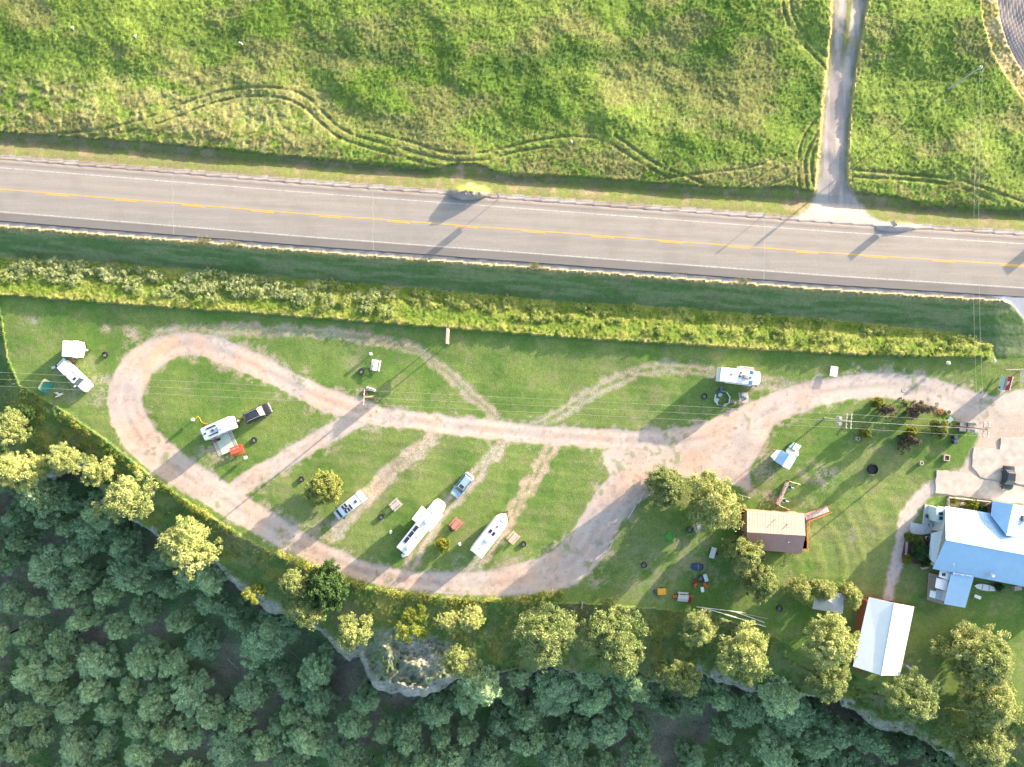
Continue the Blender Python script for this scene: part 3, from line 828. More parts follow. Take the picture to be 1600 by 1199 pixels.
TREES = {}
def make_variant(key, **kw):
    b, V, F, Cc = pine_data(**kw)
    t = b.build('trunk', M_BARK, None, smooth=True)
    c = fastmesh('crown', V, F, M_LEAF, Cc)
    TREES[key] = (t.data, c.data)
    bpy.data.objects.remove(t); bpy.data.objects.remove(c)

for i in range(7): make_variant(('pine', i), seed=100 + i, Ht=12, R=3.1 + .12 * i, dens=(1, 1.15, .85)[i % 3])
YPA, YPB = np.array([.25, .33, .115]), np.array([.50, .54, .235])  # edge pines: low sun's yellow put into the needle colours
for i in range(5): make_variant(('lit', i), seed=200 + i, Ht=8.5, R=3.4, colA=YPA, colB=YPB, lsize=.14, dens=1.15)
for i in range(3): make_variant(('full', i), seed=220 + i, Ht=8.5, R=3.4, shape='full', colA=YPA * .9, colB=YPB * .85, lsize=.14, dens=1.2)
make_variant(('spruce', 0), seed=301, Ht=5, R=1.9, shape='spruce', colA=np.array([.09, .085, .065]), colB=np.array([.20, .17, .125]), lsize=.10)
make_variant(('spruce', 1), seed=302, Ht=3.4, R=1.4, shape='spruce', colA=np.array([.11, .10, .075]), colB=np.array([.22, .18, .13]), lsize=.10)
make_variant(('bushy', 0), seed=303, Ht=4.2, R=2.6, shape='round', colA=np.array([.26, .31, .09]), colB=np.array([.40, .43, .14]), lsize=.12, dens=1.5)
make_variant(('bushy', 1), seed=304, Ht=2.2, R=1.25, shape='round', colA=np.array([.14, .20, .03]), colB=np.array([.36, .34, .06]), lsize=.08)
make_variant(('dark', 0), seed=305, Ht=6, R=3.0, shape='round', colA=np.array([.05, .11, .035]), colB=np.array([.08, .15, .05]), lsize=.17)
make_variant(('thin', 0), seed=306, Ht=3.0, R=2.4, shape='round', colA=np.array([.20, .27, .05]), colB=np.array([.42, .44, .08]), dens=.55, lsize=.09)

def tree(key, x, y, z, sc, rot, label, name='pine_tree', cat='tree', group=None, zs=1.0):
    r = thing(name, label, cat, (x, y, z), rot, group)
    r.scale = (sc, sc, sc * zs)
    for nm, me in zip(('trunk', 'crown'), TREES[key]):
        o = bpy.data.objects.new(nm, me); COL.objects.link(o); o.parent = r
    return r

def tree_px(key, px, py, rpx, base_h, base_r, label, name='pine_tree', cat='tree', zfrac=.62, zs=1.0, zbase=None, group=None):
    sc = rpx * S / base_r
    zc = 4.0
    for _ in range(5):
        p = W(px, py, zc)
        zg = ground_at(p.x, p.y) if zbase is None else zbase
        zc = zg + base_h * sc * zs * zfrac
    p = W(px, py, zc)
    zg = zc - base_h * sc * zs * zfrac
    return tree(key, p.x, p.y, zg - .1, sc, random.uniform(0, 6.28), label, name, cat, group, zs)

# trees the low sun catches, along the cliff edge and in the camp
EDGE = [
    (18, 668, 30, 'sunlit pine at the far left edge above the cliff, below the tent'),
    (26, 735, 36, 'broad sunlit pine at the left edge, lower of the two there'),
    (102, 720, 26, 'round sunlit pine standing on the bare rock rim near the left edge'),
    (153, 738, 25, 'small sunlit pine right of the round rock rim pine'),
    (202, 782, 40, 'large ragged sunlit pine on the slope left of the loop road'),
    (298, 852, 45, 'large spreading sunlit pine beside the pale ledge below the loop road'),
    (460, 912, 24, 'sunlit pine touching the dark leafy bush from above'),
    (478, 950, 32, 'tall sunlit pine with spreading lower crown left of the big rock'),
    (552, 988, 29, 'irregular sunlit pine on the left shoulder of the big rock'),
    (703, 973, 18, 'small dull sunlit pine, left of the close pair above the rock'),
    (737, 967, 21, 'bright sunlit pine, right of the close pair above the rock'),
    (715, 1033, 27, 'half lit pine at the right end of the big rock'),
    (850, 990, 48, 'very large sunlit pine below the bend of the gravel road'),
    (957, 998, 50, 'largest sunlit pine below the yellow trailer and the camp tents'),
    (953, 945, 14, 'small pine top poking up behind the largest sunlit pine'),
    (1028, 1045, 18, 'small golden pine right below the largest sunlit pine'),
    (1070, 1062, 28, 'half shaded pine at the cliff edge with a golden tip'),
    (1092, 982, 29, 'sunlit pine just under the pale fallen poles'),
    (1162, 1015, 43, 'large sunlit pine right of the pale fallen poles'),
    (1165, 1062, 12, 'tiny golden pine on the rock ledge below the large pine'),
    (1168, 868, 28, 'sunlit pine covering the corner of the brown roof cabin'),
    (1192, 912, 27, 'sunlit pine just below the one at the brown cabin corner'),
    (1250, 925, 18, 'small sunlit pine left of the grey canopy'),
    (1288, 924, 18, 'small sunlit pine overhanging the grey canopy'),
    (1332, 932, 18, 'small sunlit pine between the grey canopy and the white pavilion'),
    (1296, 1002, 42, 'large round pine left of the white pavilion'),
    (1292, 1066, 32, 'sunlit pine below the large round pine by the pavilion'),
    (1425, 1092, 42, 'golden pine below the lower end of the white pavilion'),
    (1538, 1028, 50, 'wide pine on the lower lawn, below the house'),
    (1550, 1100, 46, 'golden pine directly below the wide lawn pine'),
    (1530, 1168, 46, 'golden pine at the bottom right corner above the cliff'),
    (1042, 760, 31, 'pine at the tip of the gravel apron, left of the bigger one'),
    (1116, 792, 43, 'big pine between the gravel apron and the brown roof cabin'),
]
for i, (x, y, r, lb) in enumerate(EDGE):
    big = r >= 20
    cp = (x, y) in ((1042, 760), (1116, 792), (1168, 868), (1192, 912), (1250, 925), (1288, 924), (1332, 932), (1296, 1000), (1538, 1028), (1550, 1100))
    tree_px(('full', i % 3) if cp else ('lit', i % 5), x, y, r * (.80 if x > 1400 else .86 if cp else .84), 8.5, 3.4, lb, zs=(1.15 if r < 30 else 1.0 if r < 44 else .9))
tree_px(('bushy', 0), 508, 762, 24, 4.2, 2.6, 'round yellow green tree alone on the grass left of the small camper van', 'deciduous_tree', zfrac=.6)
tree_px(('bushy', 1), 692, 852, 10, 2.2, 1.25, 'small round bush on the grass below the red picnic table', 'shrub', 'shrub', zfrac=.6)
tree_px(('dark', 0), 507, 918, 31, 6, 3.0, 'dark green leafy bush wedged against two sunlit pines', 'leafy_bush', 'bush', zfrac=.5)
tree_px(('dark', 0), 42, 648, 13, 6, 3.0, 'small dark bush in the grass at the left edge', 'leafy_bush', 'bush', zfrac=.5)
tree_px(('thin', 0), 645, 978, 27, 3.0, 2.4, 'sparse yellow flowering shrub on the slope above the big rock', 'flowering_shrub', 'shrub', zfrac=.5)
tree_px(('thin', 0), 397, 928, 16, 3.0, 2.4, 'small half dead shrub hanging on the pale ledge', 'flowering_shrub', 'shrub', zfrac=.5)
tree_px(('spruce', 0), 1434, 640, 20, 5, 1.9, zs=1.2, label= 'largest dark brown evergreen bush beside the curved entrance road', name='evergreen_bush', cat='bush', zfrac=.35)
tree_px(('spruce', 1), 1386, 639, 12, 3.4, 1.4, zs=1.3, label= 'small brown evergreen bush, left of the largest dark one', name='evergreen_bush', cat='bush', zfrac=.35)
tree_px(('spruce', 1), 1421, 690, 13, 3.4, 1.4, zs=1.4, label= 'brown evergreen bush below the largest dark one', name='evergreen_bush', cat='bush', zfrac=.35)
tree_px(('bushy', 1), 1371, 630, 8, 2.2, 1.25, 'small bright green shrub touching the leftmost brown bush', 'shrub', 'shrub', zfrac=.6)
tree_px(('bushy', 1), 1425, 676, 9, 2.2, 1.25, 'bright green shrub on top of the lower brown bush', 'shrub', 'shrub', zfrac=.6)
tree_px(('bushy', 0), 1468, 668, 14, 4.2, 2.6, 'pale green shrub beside the base of the transformer pole', 'shrub', 'shrub', zfrac=.5)
tree_px(('bushy', 1), 1350, 677, 8, 2.2, 1.25, 'low weedy green shrub beside the stone planter', 'shrub', 'shrub', zfrac=.3)
tree_px(('dark', 0), 170, 748, 10, 6, 3.0, 'dark green bush just right of the small rim pine', 'leafy_bush', 'bush', zfrac=.5)
tree_px(('dark', 0), 222, 752, 12, 6, 3.0, 'dark green bush beside the white boulder on the slope', 'leafy_bush', 'bush', zfrac=.5)

# the shaded forest below the cliff: one pine per visible crown
def forest():
    pts = []; rg = random.Random(12)
    clear = [(560, 1030, 62), (480, 1010, 40), (620, 1060, 50), (345, 1040, 44), (1085, 1140, 34), (1180, 1165, 30), (1330, 1165, 22), (130, 880, 0), (240, 980, 12), (700, 1110, 16), (430, 1000, 22), (90, 850, 18), (270, 1120, 20), (560, 1150, 16), (880, 1120, 18), (960, 1170, 16), (40, 1010, 14), (180, 1080, 14), (1250, 1130, 18)]
    def cliffn(x, y): return float(cliff_line(np.array([float(x)]), np.array([float(y)]))[0])
    tries = 0
    while tries < 16000 and len(pts) < 285:
        tries += 1
        x = rg.uniform(-60, 1600); y = rg.uniform(745, 1275)
        m = y - cliffn(x, y)
        if m < 22: continue
        if any((x - a) ** 2 + (y - b) ** 2 < r * r for a, b, r in clear): continue
        r = rg.uniform(19, 40); dm = .75
        if any((x - a) ** 2 + (y - b) ** 2 < (dm * (r + c)) ** 2 for a, b, c in pts): continue
        pts.append((x, y, r))
    return pts
FP = forest()
for i, (x, y, r) in enumerate(FP):
    hh = random.uniform(1.05, 1.45)
    o_ = tree_px(('pine', i % 7), x, y, r * .88, 12, 3.3, 'shaded blue green pine in the dense forest below the cliff', 'pine_tree', 'tree', .72, zs=hh * 25 / r * .92,
            zbase=-24.0 - .016 * max(0, y - float(pl(CLIFF, x))) - .8, group='shaded forest pines below the cliff')
    o_.scale.x *= random.uniform(.85, 1.2); o_.scale.y *= random.uniform(.85, 1.2); o_.rotation_euler.x = random.uniform(-.06, .06); o_.rotation_euler.y = random.uniform(-.06, .06)
# greener shaded pines rooted just under the cliff rim
for i, (x, y, r) in enumerate([(755, 1066, 34), (1215, 1082, 34), (60, 775, 26), (985, 1062, 30), (925, 1056, 20), (1250, 1050, 24), (150, 800, 22), (330, 905, 24), (812, 1052, 18), (420, 985, 14)]):
    tree_px(('pine', (i * 3) % 7), x, y, r, 12, 3.3, 'shaded green pine rising just below the cliff rim', 'pine_tree', 'tree', .72, zs=.95, zbase=-13, group='pines rooted under the cliff rim')

# fallen and dead trunks on the forest floor
for k, (x0, y0, x1, y1) in enumerate([(455, 1010, 497, 1048), (240, 912, 268, 928), (215, 948, 250, 928), (165, 935, 135, 985), (360, 1025, 378, 1042), (340, 1085, 368, 1108), (785, 1082, 800, 1088), (1150, 1082, 1178, 1092)]):
    z0 = -24.2 - .016 * max(0, y0 - float(pl(CLIFF, x0)))
    b = MB(); A = W(x0, y0, z0); B = W(x1, y1, z0)
    A.z = B.z = 0; c = (A + B) / 2
    b.tube([A - c, (B - A) * .1 + Vector((0, 0, .08)), B - c], .16, 6, 0, .06)
    for q in range(3): p = (A - c).lerp(B - c, .4 + .2 * q); b.tube([p, p + Vector((random.uniform(-.9, .9), random.uniform(-.9, .9), .4))], .04, 4)
    o = b.build('fallen_log', M_DEADWOOD); o.location = (c.x, c.y, z0 + 1.6)
    tag(o, 'bleached dead trunk lying on the shaded forest floor', 'log', 'dead trunks on the forest floor')

# ---- weeds and flowers: uncountable, one object per bed
def weeds(name, label, P, rad, per, size, colr, up=.6, squash=.8, cvar=.3):
    P = np.array(P, float)
    V, F, Cc = leafcloud(P, np.array(rad), per, size, np.array(colr), squash, rng, up, cvar)
    o = fastmesh(name, V, F, M_LEAF, Cc)
    return tag(o, label, 'plants', kind='stuff')
def sample_band(n, x0, x1, f, dz):
    out = []
    for _ in range(n):
        x = random.uniform(x0, x1); y = f(x)
        z = gz(x, y); p = W(x, y, z + dz); out.append((p.x, p.y, z + dz))
    return out
# cream weeds in the grass strip: mounds of flowering stems
P = []; R_ = []; Cc = []
for _ in range(560):
    x = random.uniform(14, 1545)
    tnn, tss = float(pl(TALL_N, x)), float(pl(TALL_S, x)); w_ = tss - tnn
    wd = .40 + .55 * fbm(np.array([x]), np.array([3.0]), 60, 209, 3)[0]
    lf = random.random() > (x - 380) / 260
    q = random.betavariate(1.5, 1.9) * wd + .04 if x < 960 else random.uniform(.04, .72)
    y = tnn + q * w_
    if x > 895 and fbm(np.array([x]), np.array([y]), 34, 205, 3)[0] < .47: continue
    if not lf and random.random() < .5: continue
    rm = random.uniform(.6, 1.5) if lf else random.uniform(.35, .95)
    z0 = gz(x, y) + .45; p = W(x, y, z0)
    c1 = np.array([.50, .55, .32]) if lf else np.array([.50, .55, .20]); c2 = np.array([.12, .22, .05])
    hot = random.uniform(0, 1)
    for _k in range(int(9 + 16 * rm)):
        v = rng.normal(size=3); v[2] = abs(v[2]); v /= np.linalg.norm(v)
        P.append((p.x + v[0] * rm, p.y + v[1] * rm * .8, z0 + v[2] * rm * .75)); R_.append(random.uniform(.14, .34))
        t = min(1, max(0, random.gauss(.25 + .45 * (1 - hot), .25))); Cc.append(c1 * (1 - t) + c2 * t)
weeds('flowering_weeds', 'pale flowering weeds along the upper edge of the tall grass strip', P, R_, 34, .075, Cc)
# weeds along the road's outer edge, sunlit grass yellow put into their colour
P = []; R_ = []; Cc = []
YW = [(100, 648), (150, 692), (200, 722), (245, 752), (300, 792), (345, 820), (400, 852), (440, 868), (475, 880), (520, 903), (560, 915), (610, 927), (670, 935), (760, 940), (830, 936), (875, 930)]
for _ in range(2900):
    x = random.uniform(92, 880); y = float(pl(YW, x)) + random.gauss(1, 4.6)
    if fbm(np.array([x]), np.array([y]), 30, 206, 2)[0] < .34: continue
    z = gz(x, y) + random.uniform(.1, .55); p = W(x, y, z); P.append((p.x, p.y, z)); R_.append(random.uniform(.12, .35))
    t = fbm(np.array([x]), np.array([y]), 22, 207, 2)[0] + random.uniform(-.3, .3)
    Cc.append(np.array([.52, .52, .13]) if t > .53 else np.array([.13, .22, .045]))
weeds('yellow_weeds', 'flowering weeds coloured sunlit yellow edging the lower side of the loop road', P, R_, 22, .06, Cc)
# low scrub on the slope
P = []; R_ = []; Cc = []
for _ in range(5200):
    x = random.uniform(-40, 1640); a, b_ = float(pl(REDGE, x)), float(pl(CLIFF, x))
    if b_ - a < 8: continue
    y = random.uniform(a, b_)
    if 560 < x < 760 and y > 1000: continue
    if fbm(np.array([x]), np.array([y]), 26, 208, 3)[0] < .46: continue
    z = gz(x, y) + random.uniform(.1, .5); p = W(x, y, z); P.append((p.x, p.y, z)); R_.append(random.uniform(.2, .55))
    t = random.random(); Cc.append(np.array([.08, .15, .035]) * (1 - t) + np.array([.19, .22, .06]) * t)
weeds('low_scrub', 'low green scrub on the rough slope above the cliff', P, R_, 26, .09, Cc)
# roadside tufts
P = []; R_ = []; Cc = []
for _ in range(1500):
    x = random.uniform(-30, 1555); c_ = float(pl(YC, x)); y = c_ + 60 + abs(random.gauss(0, 3))
    if random.random() < .2: x = random.choice((320, 365, 838, 1163)) + random.gauss(0, 7); c_ = float(pl(YC, x)); y = c_ + 56 + random.gauss(0, 3)
    z = gz(x, y) + .2; p = W(x, y, z); P.append((p.x, p.y, z)); R_.append(random.uniform(.1, .28)); Cc.append(random.choice((np.array([.36, .32, .16]), np.array([.30, .33, .08]))))
weeds('roadside_weeds', 'dry yellow weeds along the lower highway shoulder', P, R_, 16, .05, Cc)
# ------------------------------------------------------------------ shared object materials
M_RUBBER = mat('tyre_rubber', (.025, .025, .027), .85)
M_STEEL = mat('wheel_steel', (.45, .46, .48), .35, .6)
M_GLASS = mat('window_glass', (.035, .05, .065), .22, spec=.25, var=.05)
M_GLASSB = mat('sky_lit_glass', (.07, .115, .14), .3, spec=.25, var=.1)
M_WHITEP = mat('white_gelcoat', (.80, .80, .79), .35, var=.05, scale=1.5)
M_OFFW = mat('off_white_roof_membrane', (.74, .75, .75), .6, var=.09, scale=1.2)
M_GREYP = mat('grey_plastic', (.30, .31, .33), .6)
M_DGREY = mat('dark_grey_plastic', (.07, .07, .075), .6)
M_BLACK = mat('black_metal', (.02, .02, .02), .55)
M_SOLAR = mat('solar_cells', (.025, .035, .06), .15, spec=.7, var=.3, scale=6)
M_RED = mat('red_paint', (.52, .10, .06), .7, var=.2)
M_REDW = mat('red_stained_wood', (.48, .13, .08), .8, var=.3, scale=5)
M_WOODG = mat('weathered_grey_wood', (.46, .42, .40), .85, var=.25, scale=6)
M_WOODP = mat('pinkish_weathered_wood', (.55, .42, .37), .85, var=.25, scale=6)
M_WOODB = mat('brown_pole_wood', (.20, .13, .09), .9, var=.3, scale=5)
M_RUST = mat('rusty_steel', (.09, .06, .05), .9, var=.4, scale=8)
M_ASH = mat('cold_ash', (.22, .20, .18), .95, var=.4, scale=9)
M_TAIL = mat('red_lens', (.55, .03, .02), .3)
M_LAMP = mat('clear_lens', (.75, .76, .78), .15)
M_WHITEM = mat('white_painted_metal', (.80, .81, .82), .5, var=.06)
M_YEL = mat('yellow_plastic', (.70, .36, .03), .5)
M_ORANGE = mat('orange_fabric', (.65, .12, .03), .8)
M_GREY = mat('galvanised_steel', (.45, .46, .47), .5, .3)
M_BLUE = mat('blue_fabric', (.03, .06, .13), .8)
M_TEAL = mat('teal_tent_fabric', (.03, .20, .16), .75)
M_CREAM = mat('cream_tent_fabric', (.72, .64, .38), .75)
M_GREEN = mat('green_tent_fabric', (.06, .30, .05), .75)
M_PALE = mat('pale_blue_plastic', (.50, .62, .66), .5)

def wheel(parent, x, y, r=.34, w=.24):
    b = MB(); n = 16
    R = lambda rad, yy: [(x + rad * math.cos(2 * math.pi * i / n), yy, r + rad * math.sin(2 * math.pi * i / n)) for i in range(n)]
    b.loft([R(r * .9, y - w / 2), R(r, y - w * .35), R(r, y + w * .35), R(r * .9, y + w / 2)])
    o = b.build('wheel', M_RUBBER, parent, True)
    b = MB(); s = 1 if y > 0 else -1
    b.loft([R(r * .58, y + s * w * .3), R(r * .55, y + s * (w / 2 + .012))] if s > 0 else [R(r * .55, y + s * (w / 2 + .012)), R(r * .58, y + s * w * .3)])
    b.build('rim', M_STEEL, o)
    return o

def car(label, cat, px, py, head, L, Wd, H, paint, name='parked_car', roofpaint=None, rails=None, sunroof=None, kind='suv', glass=None, group=None):
    glass = glass or M_GLASS
    r = thing(name, label, cat, G(px, py), head, group)
    hw = Wd / 2; x0, x1 = -L / 2, L / 2; zb = .28; belt = H * .60
    # lower body: cross sections along the length
    cowl = x1 - L * .27; tailx = x0 + (.06 if kind == 'suv' else .16) * L
    prof = [(x0, .80, belt * .80), (x0 + .06, .93, belt * .95), (x0 + .35, 1, belt), (cowl, 1, belt * .99), (cowl + .45, 1, belt * .95), (x1 - .45, .96, belt * .86), (x1 - .15, .86, belt * .78), (x1, .70, belt * .62)]
    rings = []
    for x, wf, zt in prof:
        w_ = hw * wf
        rings.append([(x, -w_ * .92, zb), (x, -w_, zb + .15), (x, -w_, zt * .72), (x, -w_ * .95, zt * .94), (x, -w_ * .80, zt), (x, 0, zt + .035), (x, w_ * .80, zt), (x, w_ * .95, zt * .94), (x, w_, zt * .72), (x, w_, zb + .15), (x, w_ * .92, zb)])
    b = MB(); b.loft([q[::-1] for q in rings]); b.build('body', paint, r, True)
    # cabin
    gx0, gx1 = tailx, cowl + .12; rx0, rx1 = tailx + (.28 if kind == 'suv' else .45), cowl - .62
    wb, wt = hw * .90, hw * .72
    b = MB()
    b.loft([[(gx0, -wb, belt - .05), (gx1, -wb, belt - .08), (gx1, wb, belt - .08), (gx0, wb, belt - .05)],
            [(rx0, -wt, H - .05), (rx1, -wt, H - .06), (rx1, wt, H - .06), (rx0, wt, H - .05)]])
    b.build('cabin', paint, r)
    b = MB()
    b.loft([rr((rx0 + rx1) / 2, 0, (rx1 - rx0) / 2 + .05, wt + .02, .16, H - .055), rr((rx0 + rx1) / 2, 0, (rx1 - rx0) / 2, wt - .04, .14, H)])
    b.build('roof', roofpaint or paint, r, True)
    def pane(nm, q, n_off=.012, m=glass):
        q = [Vector(v) for v in q]; n = (q[1] - q[0]).cross(q[3] - q[0]).normalized()
        c = sum(q, Vector()) / 4
        if n.dot(c - Vector((0, 0, belt * .6))) < 0: n = -n; q = q[::-1]
        q = [c + (v - c) * .93 + n * n_off for v in q]
        b = MB(); b.add(q + [v - n * .01 for v in q], [(0, 1, 2, 3), (7, 6, 5, 4)]); return b.build(nm, m, r)
    zt = H - .06
    pane('windshield', [(gx1, -wb, belt - .04), (gx1, wb, belt - .04), (rx1, wt, zt), (rx1, -wt, zt)], m=M_GLASSB)
    pane('rear_window', [(gx0, wb, belt), (gx0, -wb, belt), (rx0, -wt, zt), (rx0, wt, zt)])
    for s in (-1, 1):
        xm = (gx0 + gx1) / 2
        pane('side_window', [(xm + .05, s * wb, belt), (gx1 - .15, s * wb, belt), (rx1 - .02, s * wt, zt), ((rx0 + rx1) / 2 + .05, s * wt, zt)])
        pane('side_window', [(gx0 + .1, s * wb, belt), (xm - .05, s * wb, belt), ((rx0 + rx1) / 2 - .05, s * wt, zt), (rx0 + .02, s * wt, zt)])
        b = MB(); b.rbox(cowl - .25, cowl - .05, min(s * hw, s * (hw + .2)), max(s * hw, s * (hw + .2)), belt - .02, belt + .13, .04, .03); b.build('mirror', paint, r)
        b = MB(); b.rbox(x1 - .22, x1 - .05, min(s * hw * .5, s * hw * .82), max(s * hw * .5, s * hw * .82), belt * .60, belt * .76, .04, .02); b.build('headlight', M_LAMP, r)
        b = MB(); b.rbox(x0 - .015, x0 + .12, min(s * hw * .55, s * hw * .90), max(s * hw * .55, s * hw * .90), belt * .62, belt * .92, .03, .02); b.build('taillight', M_TAIL, r)
        if rails:
            b = MB(); b.tube([(rx0 + .05, s * wt * .93, H + .0), (rx0 + .2, s * wt * .93, H + .05), (rx1 - .2, s * wt * .93, H + .05), (rx1 - .05, s * wt * .93, H)], .035, 6); b.build('roof_rail', rails, r)
        for xx in (x0 + L * .19, x1 - L * .19): wheel(r, xx, s * (hw - .11), .35)
    if sunroof:
        a0, a1 = sunroof; b = MB(); b.rbox(rx0 + (rx1 - rx0) * a0, rx0 + (rx1 - rx0) * a1, -wt * .62, wt * .62, H - .01, H + .012, .06, .008); b.build('sunroof', M_GLASS, r)
    return r

M_CARBLK = mat('near_black_car_paint', (.035, .036, .045), .28, .2, spec=.6, var=.05)
M_CARBLU = mat('pale_blue_car_paint', (.34, .50, .62), .25, .25, spec=.6, var=.05)
M_CARDRK = mat('dark_slate_car_paint', (.045, .06, .075), .25, .25, spec=.6, var=.05)
M_CARWHT = mat('white_car_paint', (.80, .80, .80), .25, spec=.6, var=.03)
M_ALU = mat('bare_aluminium', (.62, .63, .65), .35, .6)
car('dark SUV with silver roof rails parked behind the small solar camper', 'car', 405, 646, hd(42, -20), 4.9, 1.95, 1.75, M_CARBLK, rails=M_ALU, sunroof=(.25, .85))
car('pale blue crossover parked ahead of the white fifth wheel trailer', 'car', 723, 758, hd(-24, 34), 4.7, 1.9, 1.65, M_CARBLU, rails=M_BLACK, sunroof=(.72, .97))
bpy.data.objects['parked_car.001'].rotation_euler.z = hd(-22, 28)
car('dark slate hatchback parked on the concrete slab by the house', 'car', 1571, 747, hd(-3, 36), 4.2, 1.85, 1.5, M_CARDRK, kind='sedan')

# white pickup with a cap and an opened tailgate
def pickup():
    hdg = hd(44, 43)
    r = thing('pickup_truck', 'white crew cab pickup with capped bed and lowered tailgate by the green tent', 'pickup', G(124, 589), hdg)
    hw = 1.0; H = 1.95
    prof = [(-3.0, .95, 1.15), (-2.9, 1, 1.18), (1.1, 1, 1.20), (1.3, 1, 1.2), (2.4, .97, 1.12), (2.85, .9, 1.02), (3.1, .74, .8)]
    rings = []
    for x, wf, zt in prof:
        w_ = hw * wf; rings.append([(x, w_ * .93, .4), (x, w_, .6), (x, w_, zt * .8), (x, w_ * .93, zt * .97), (x, w_ * .7, zt), (x, 0, zt + .05), (x, -w_ * .7, zt), (x, -w_ * .93, zt * .97), (x, -w_, zt * .8), (x, -w_, .6), (x, -w_ * .93, .4)])
    b = MB(); b.loft(rings); b.build('body', M_CARWHT, r, True)
    b = MB(); b.loft([rr(.25, 0, 1.3, .92, .15, 1.15), rr(.05, 0, .95, .78, .15, H - .06), rr(.05, 0, .88, .72, .12, H)]); b.build('cab', M_CARWHT, r, True)
    b = MB(); b.loft([rr(-1.95, 0, 1.0, .93, .12, 1.15), rr(-1.95, 0, .97, .82, .12, H - .05), rr(-1.95, 0, .9, .76, .1, H + .02)]); b.build('bed_cap', M_CARWHT, r, True)
    b = MB(); b.add([(1.50, -.80, 1.24), (1.50, .80, 1.24), (1.0, .68, H - .045), (1.0, -.68, H - .045)], [(0, 1, 2, 3)]); b.build('windshield', M_GLASSB, r)
    b = MB(); b.rbox(.35, .8, -.36, .30, H, H + .015, .05, .008); b.build('sunroof', M_GLASS, r)
    b = MB(); b.box(-3.0, -2.78, -.7, .7, H - .25, H - .02); b.build('rear_window', M_GLASS, r)
    b = MB(); b.rbox(-3.65, -3.05, -.85, .85, 1.0, 1.09, .06, .03); b.build('tailgate', M_CARWHT, r)
    b = MB(); b.box(-3.1, -3.0, -.85, .85, .75, 1.0); b.build('bumper', M_DGREY, r)
    b = MB(); b.tube([(-.9, .72, H + .03), (.9, .70, H + .03)], .035, 6); b.build('roof_strip', M_RUST, r)
    for s in (-1, 1):
        b = MB(); b.rbox(1.1, 1.35, min(s * 1.0, s * 1.28), max(s, s * 1.28), 1.25, 1.5, .05, .03); b.build('mirror', M_CARWHT, r)
        b = MB(); b.rbox(2.85, 3.05, min(s * .5, s * .8), max(s * .5, s * .8), .75, .95, .04, .02); b.build('headlight', M_LAMP, r)
        b = MB(); b.box(-.75, .95, min(s * .86, s * .895), max(s * .86, s * .895), 1.3, 1.65); b.build('side_window', M_GLASS, r)
        for x in (-2.0, 2.0): wheel(r, x, s * .86, .4, .28)
pickup()

# ---- roof fittings for campers
def roof_ac(p, x, y, z, m=M_WHITEM, nm='air_conditioner'):
    b = MB(); b.rbox(x - .5, x + .5, y - .33, y + .33, z - .01, z + .28, .12, .08, n=3); b.build(nm, m, p, True)
def vent(p, x, y, z, m=M_DGREY, s=.2):
    b = MB(); b.rbox(x - s, x + s, y - s, y + s, z - .01, z + .10, .05, .03); b.build('roof_vent', m, p)
def panel(p, x, y, z, sx, sy):
    b = MB(); b.box(x - sx / 2, x + sx / 2, y - sy / 2, y + sy / 2, z + .03, z + .06)
    n = max(int(sx / .17), 1)
    b2 = b.build('solar_panel', M_SOLAR, p)
    b = MB()
    for s in (-1, 1): b.box(x - sx / 2 - .02, x + sx / 2 + .02, y + s * sy / 2 - .02, y + s * sy / 2 + .02, z, z + .07)
    for s in (-1, 1): b.box(x + s * sx / 2 - .02, x + s * sx / 2 + .02, y - sy / 2, y + sy / 2, z, z + .068)
    b.build('frame', M_ALU, b2)
def win(p, x0, x1, y, z0, z1, m=M_GLASS):
    s = 1 if y > 0 else -1; b = MB(); b.box(x0, x1, min(y, y + s * .02), max(y, y + s * .02), z0, z1); b.build('window', m, p)
def door(p, x0, x1, y, z0, z1, m=M_GREYP):
    s = 1 if y > 0 else -1; b = MB(); b.box(x0, x1, min(y, y + s * .03), max(y, y + s * .03), z0, z1); o = b.build('door', m, p)
    b = MB(); b.box(x1 - .12, x1 - .08, min(y, y + s * .07), max(y, y + s * .07), (z0 + z1) / 2 - .1, (z0 + z1) / 2 + .1); b.build('handle', M_BLACK, o)
def hitch(p, x, m=M_BLACK):
    b = MB()
    for s in (-1, 1): b.tube([(x, s * .7, .5), (x + 1.15, 0, .5)], .05, 5)
    b.build('hitch_frame', m, p)
    b = MB(); b.cyl(x + .45, .0, .5, .95, .17, 12); b.build('gas_bottle', M_WHITEM, p)
    b = MB(); b.tube([(x + .95, 0, .0), (x + .95, 0, .8)], .04, 6); b.build('jack', m, p)

def W_at(px, py, zm=2.8):
    """foot point of a vehicle whose roof (zm high) is seen at px,py"""
    z = gz(px, py); p = W(px, py, z + zm); p.z = z; return p

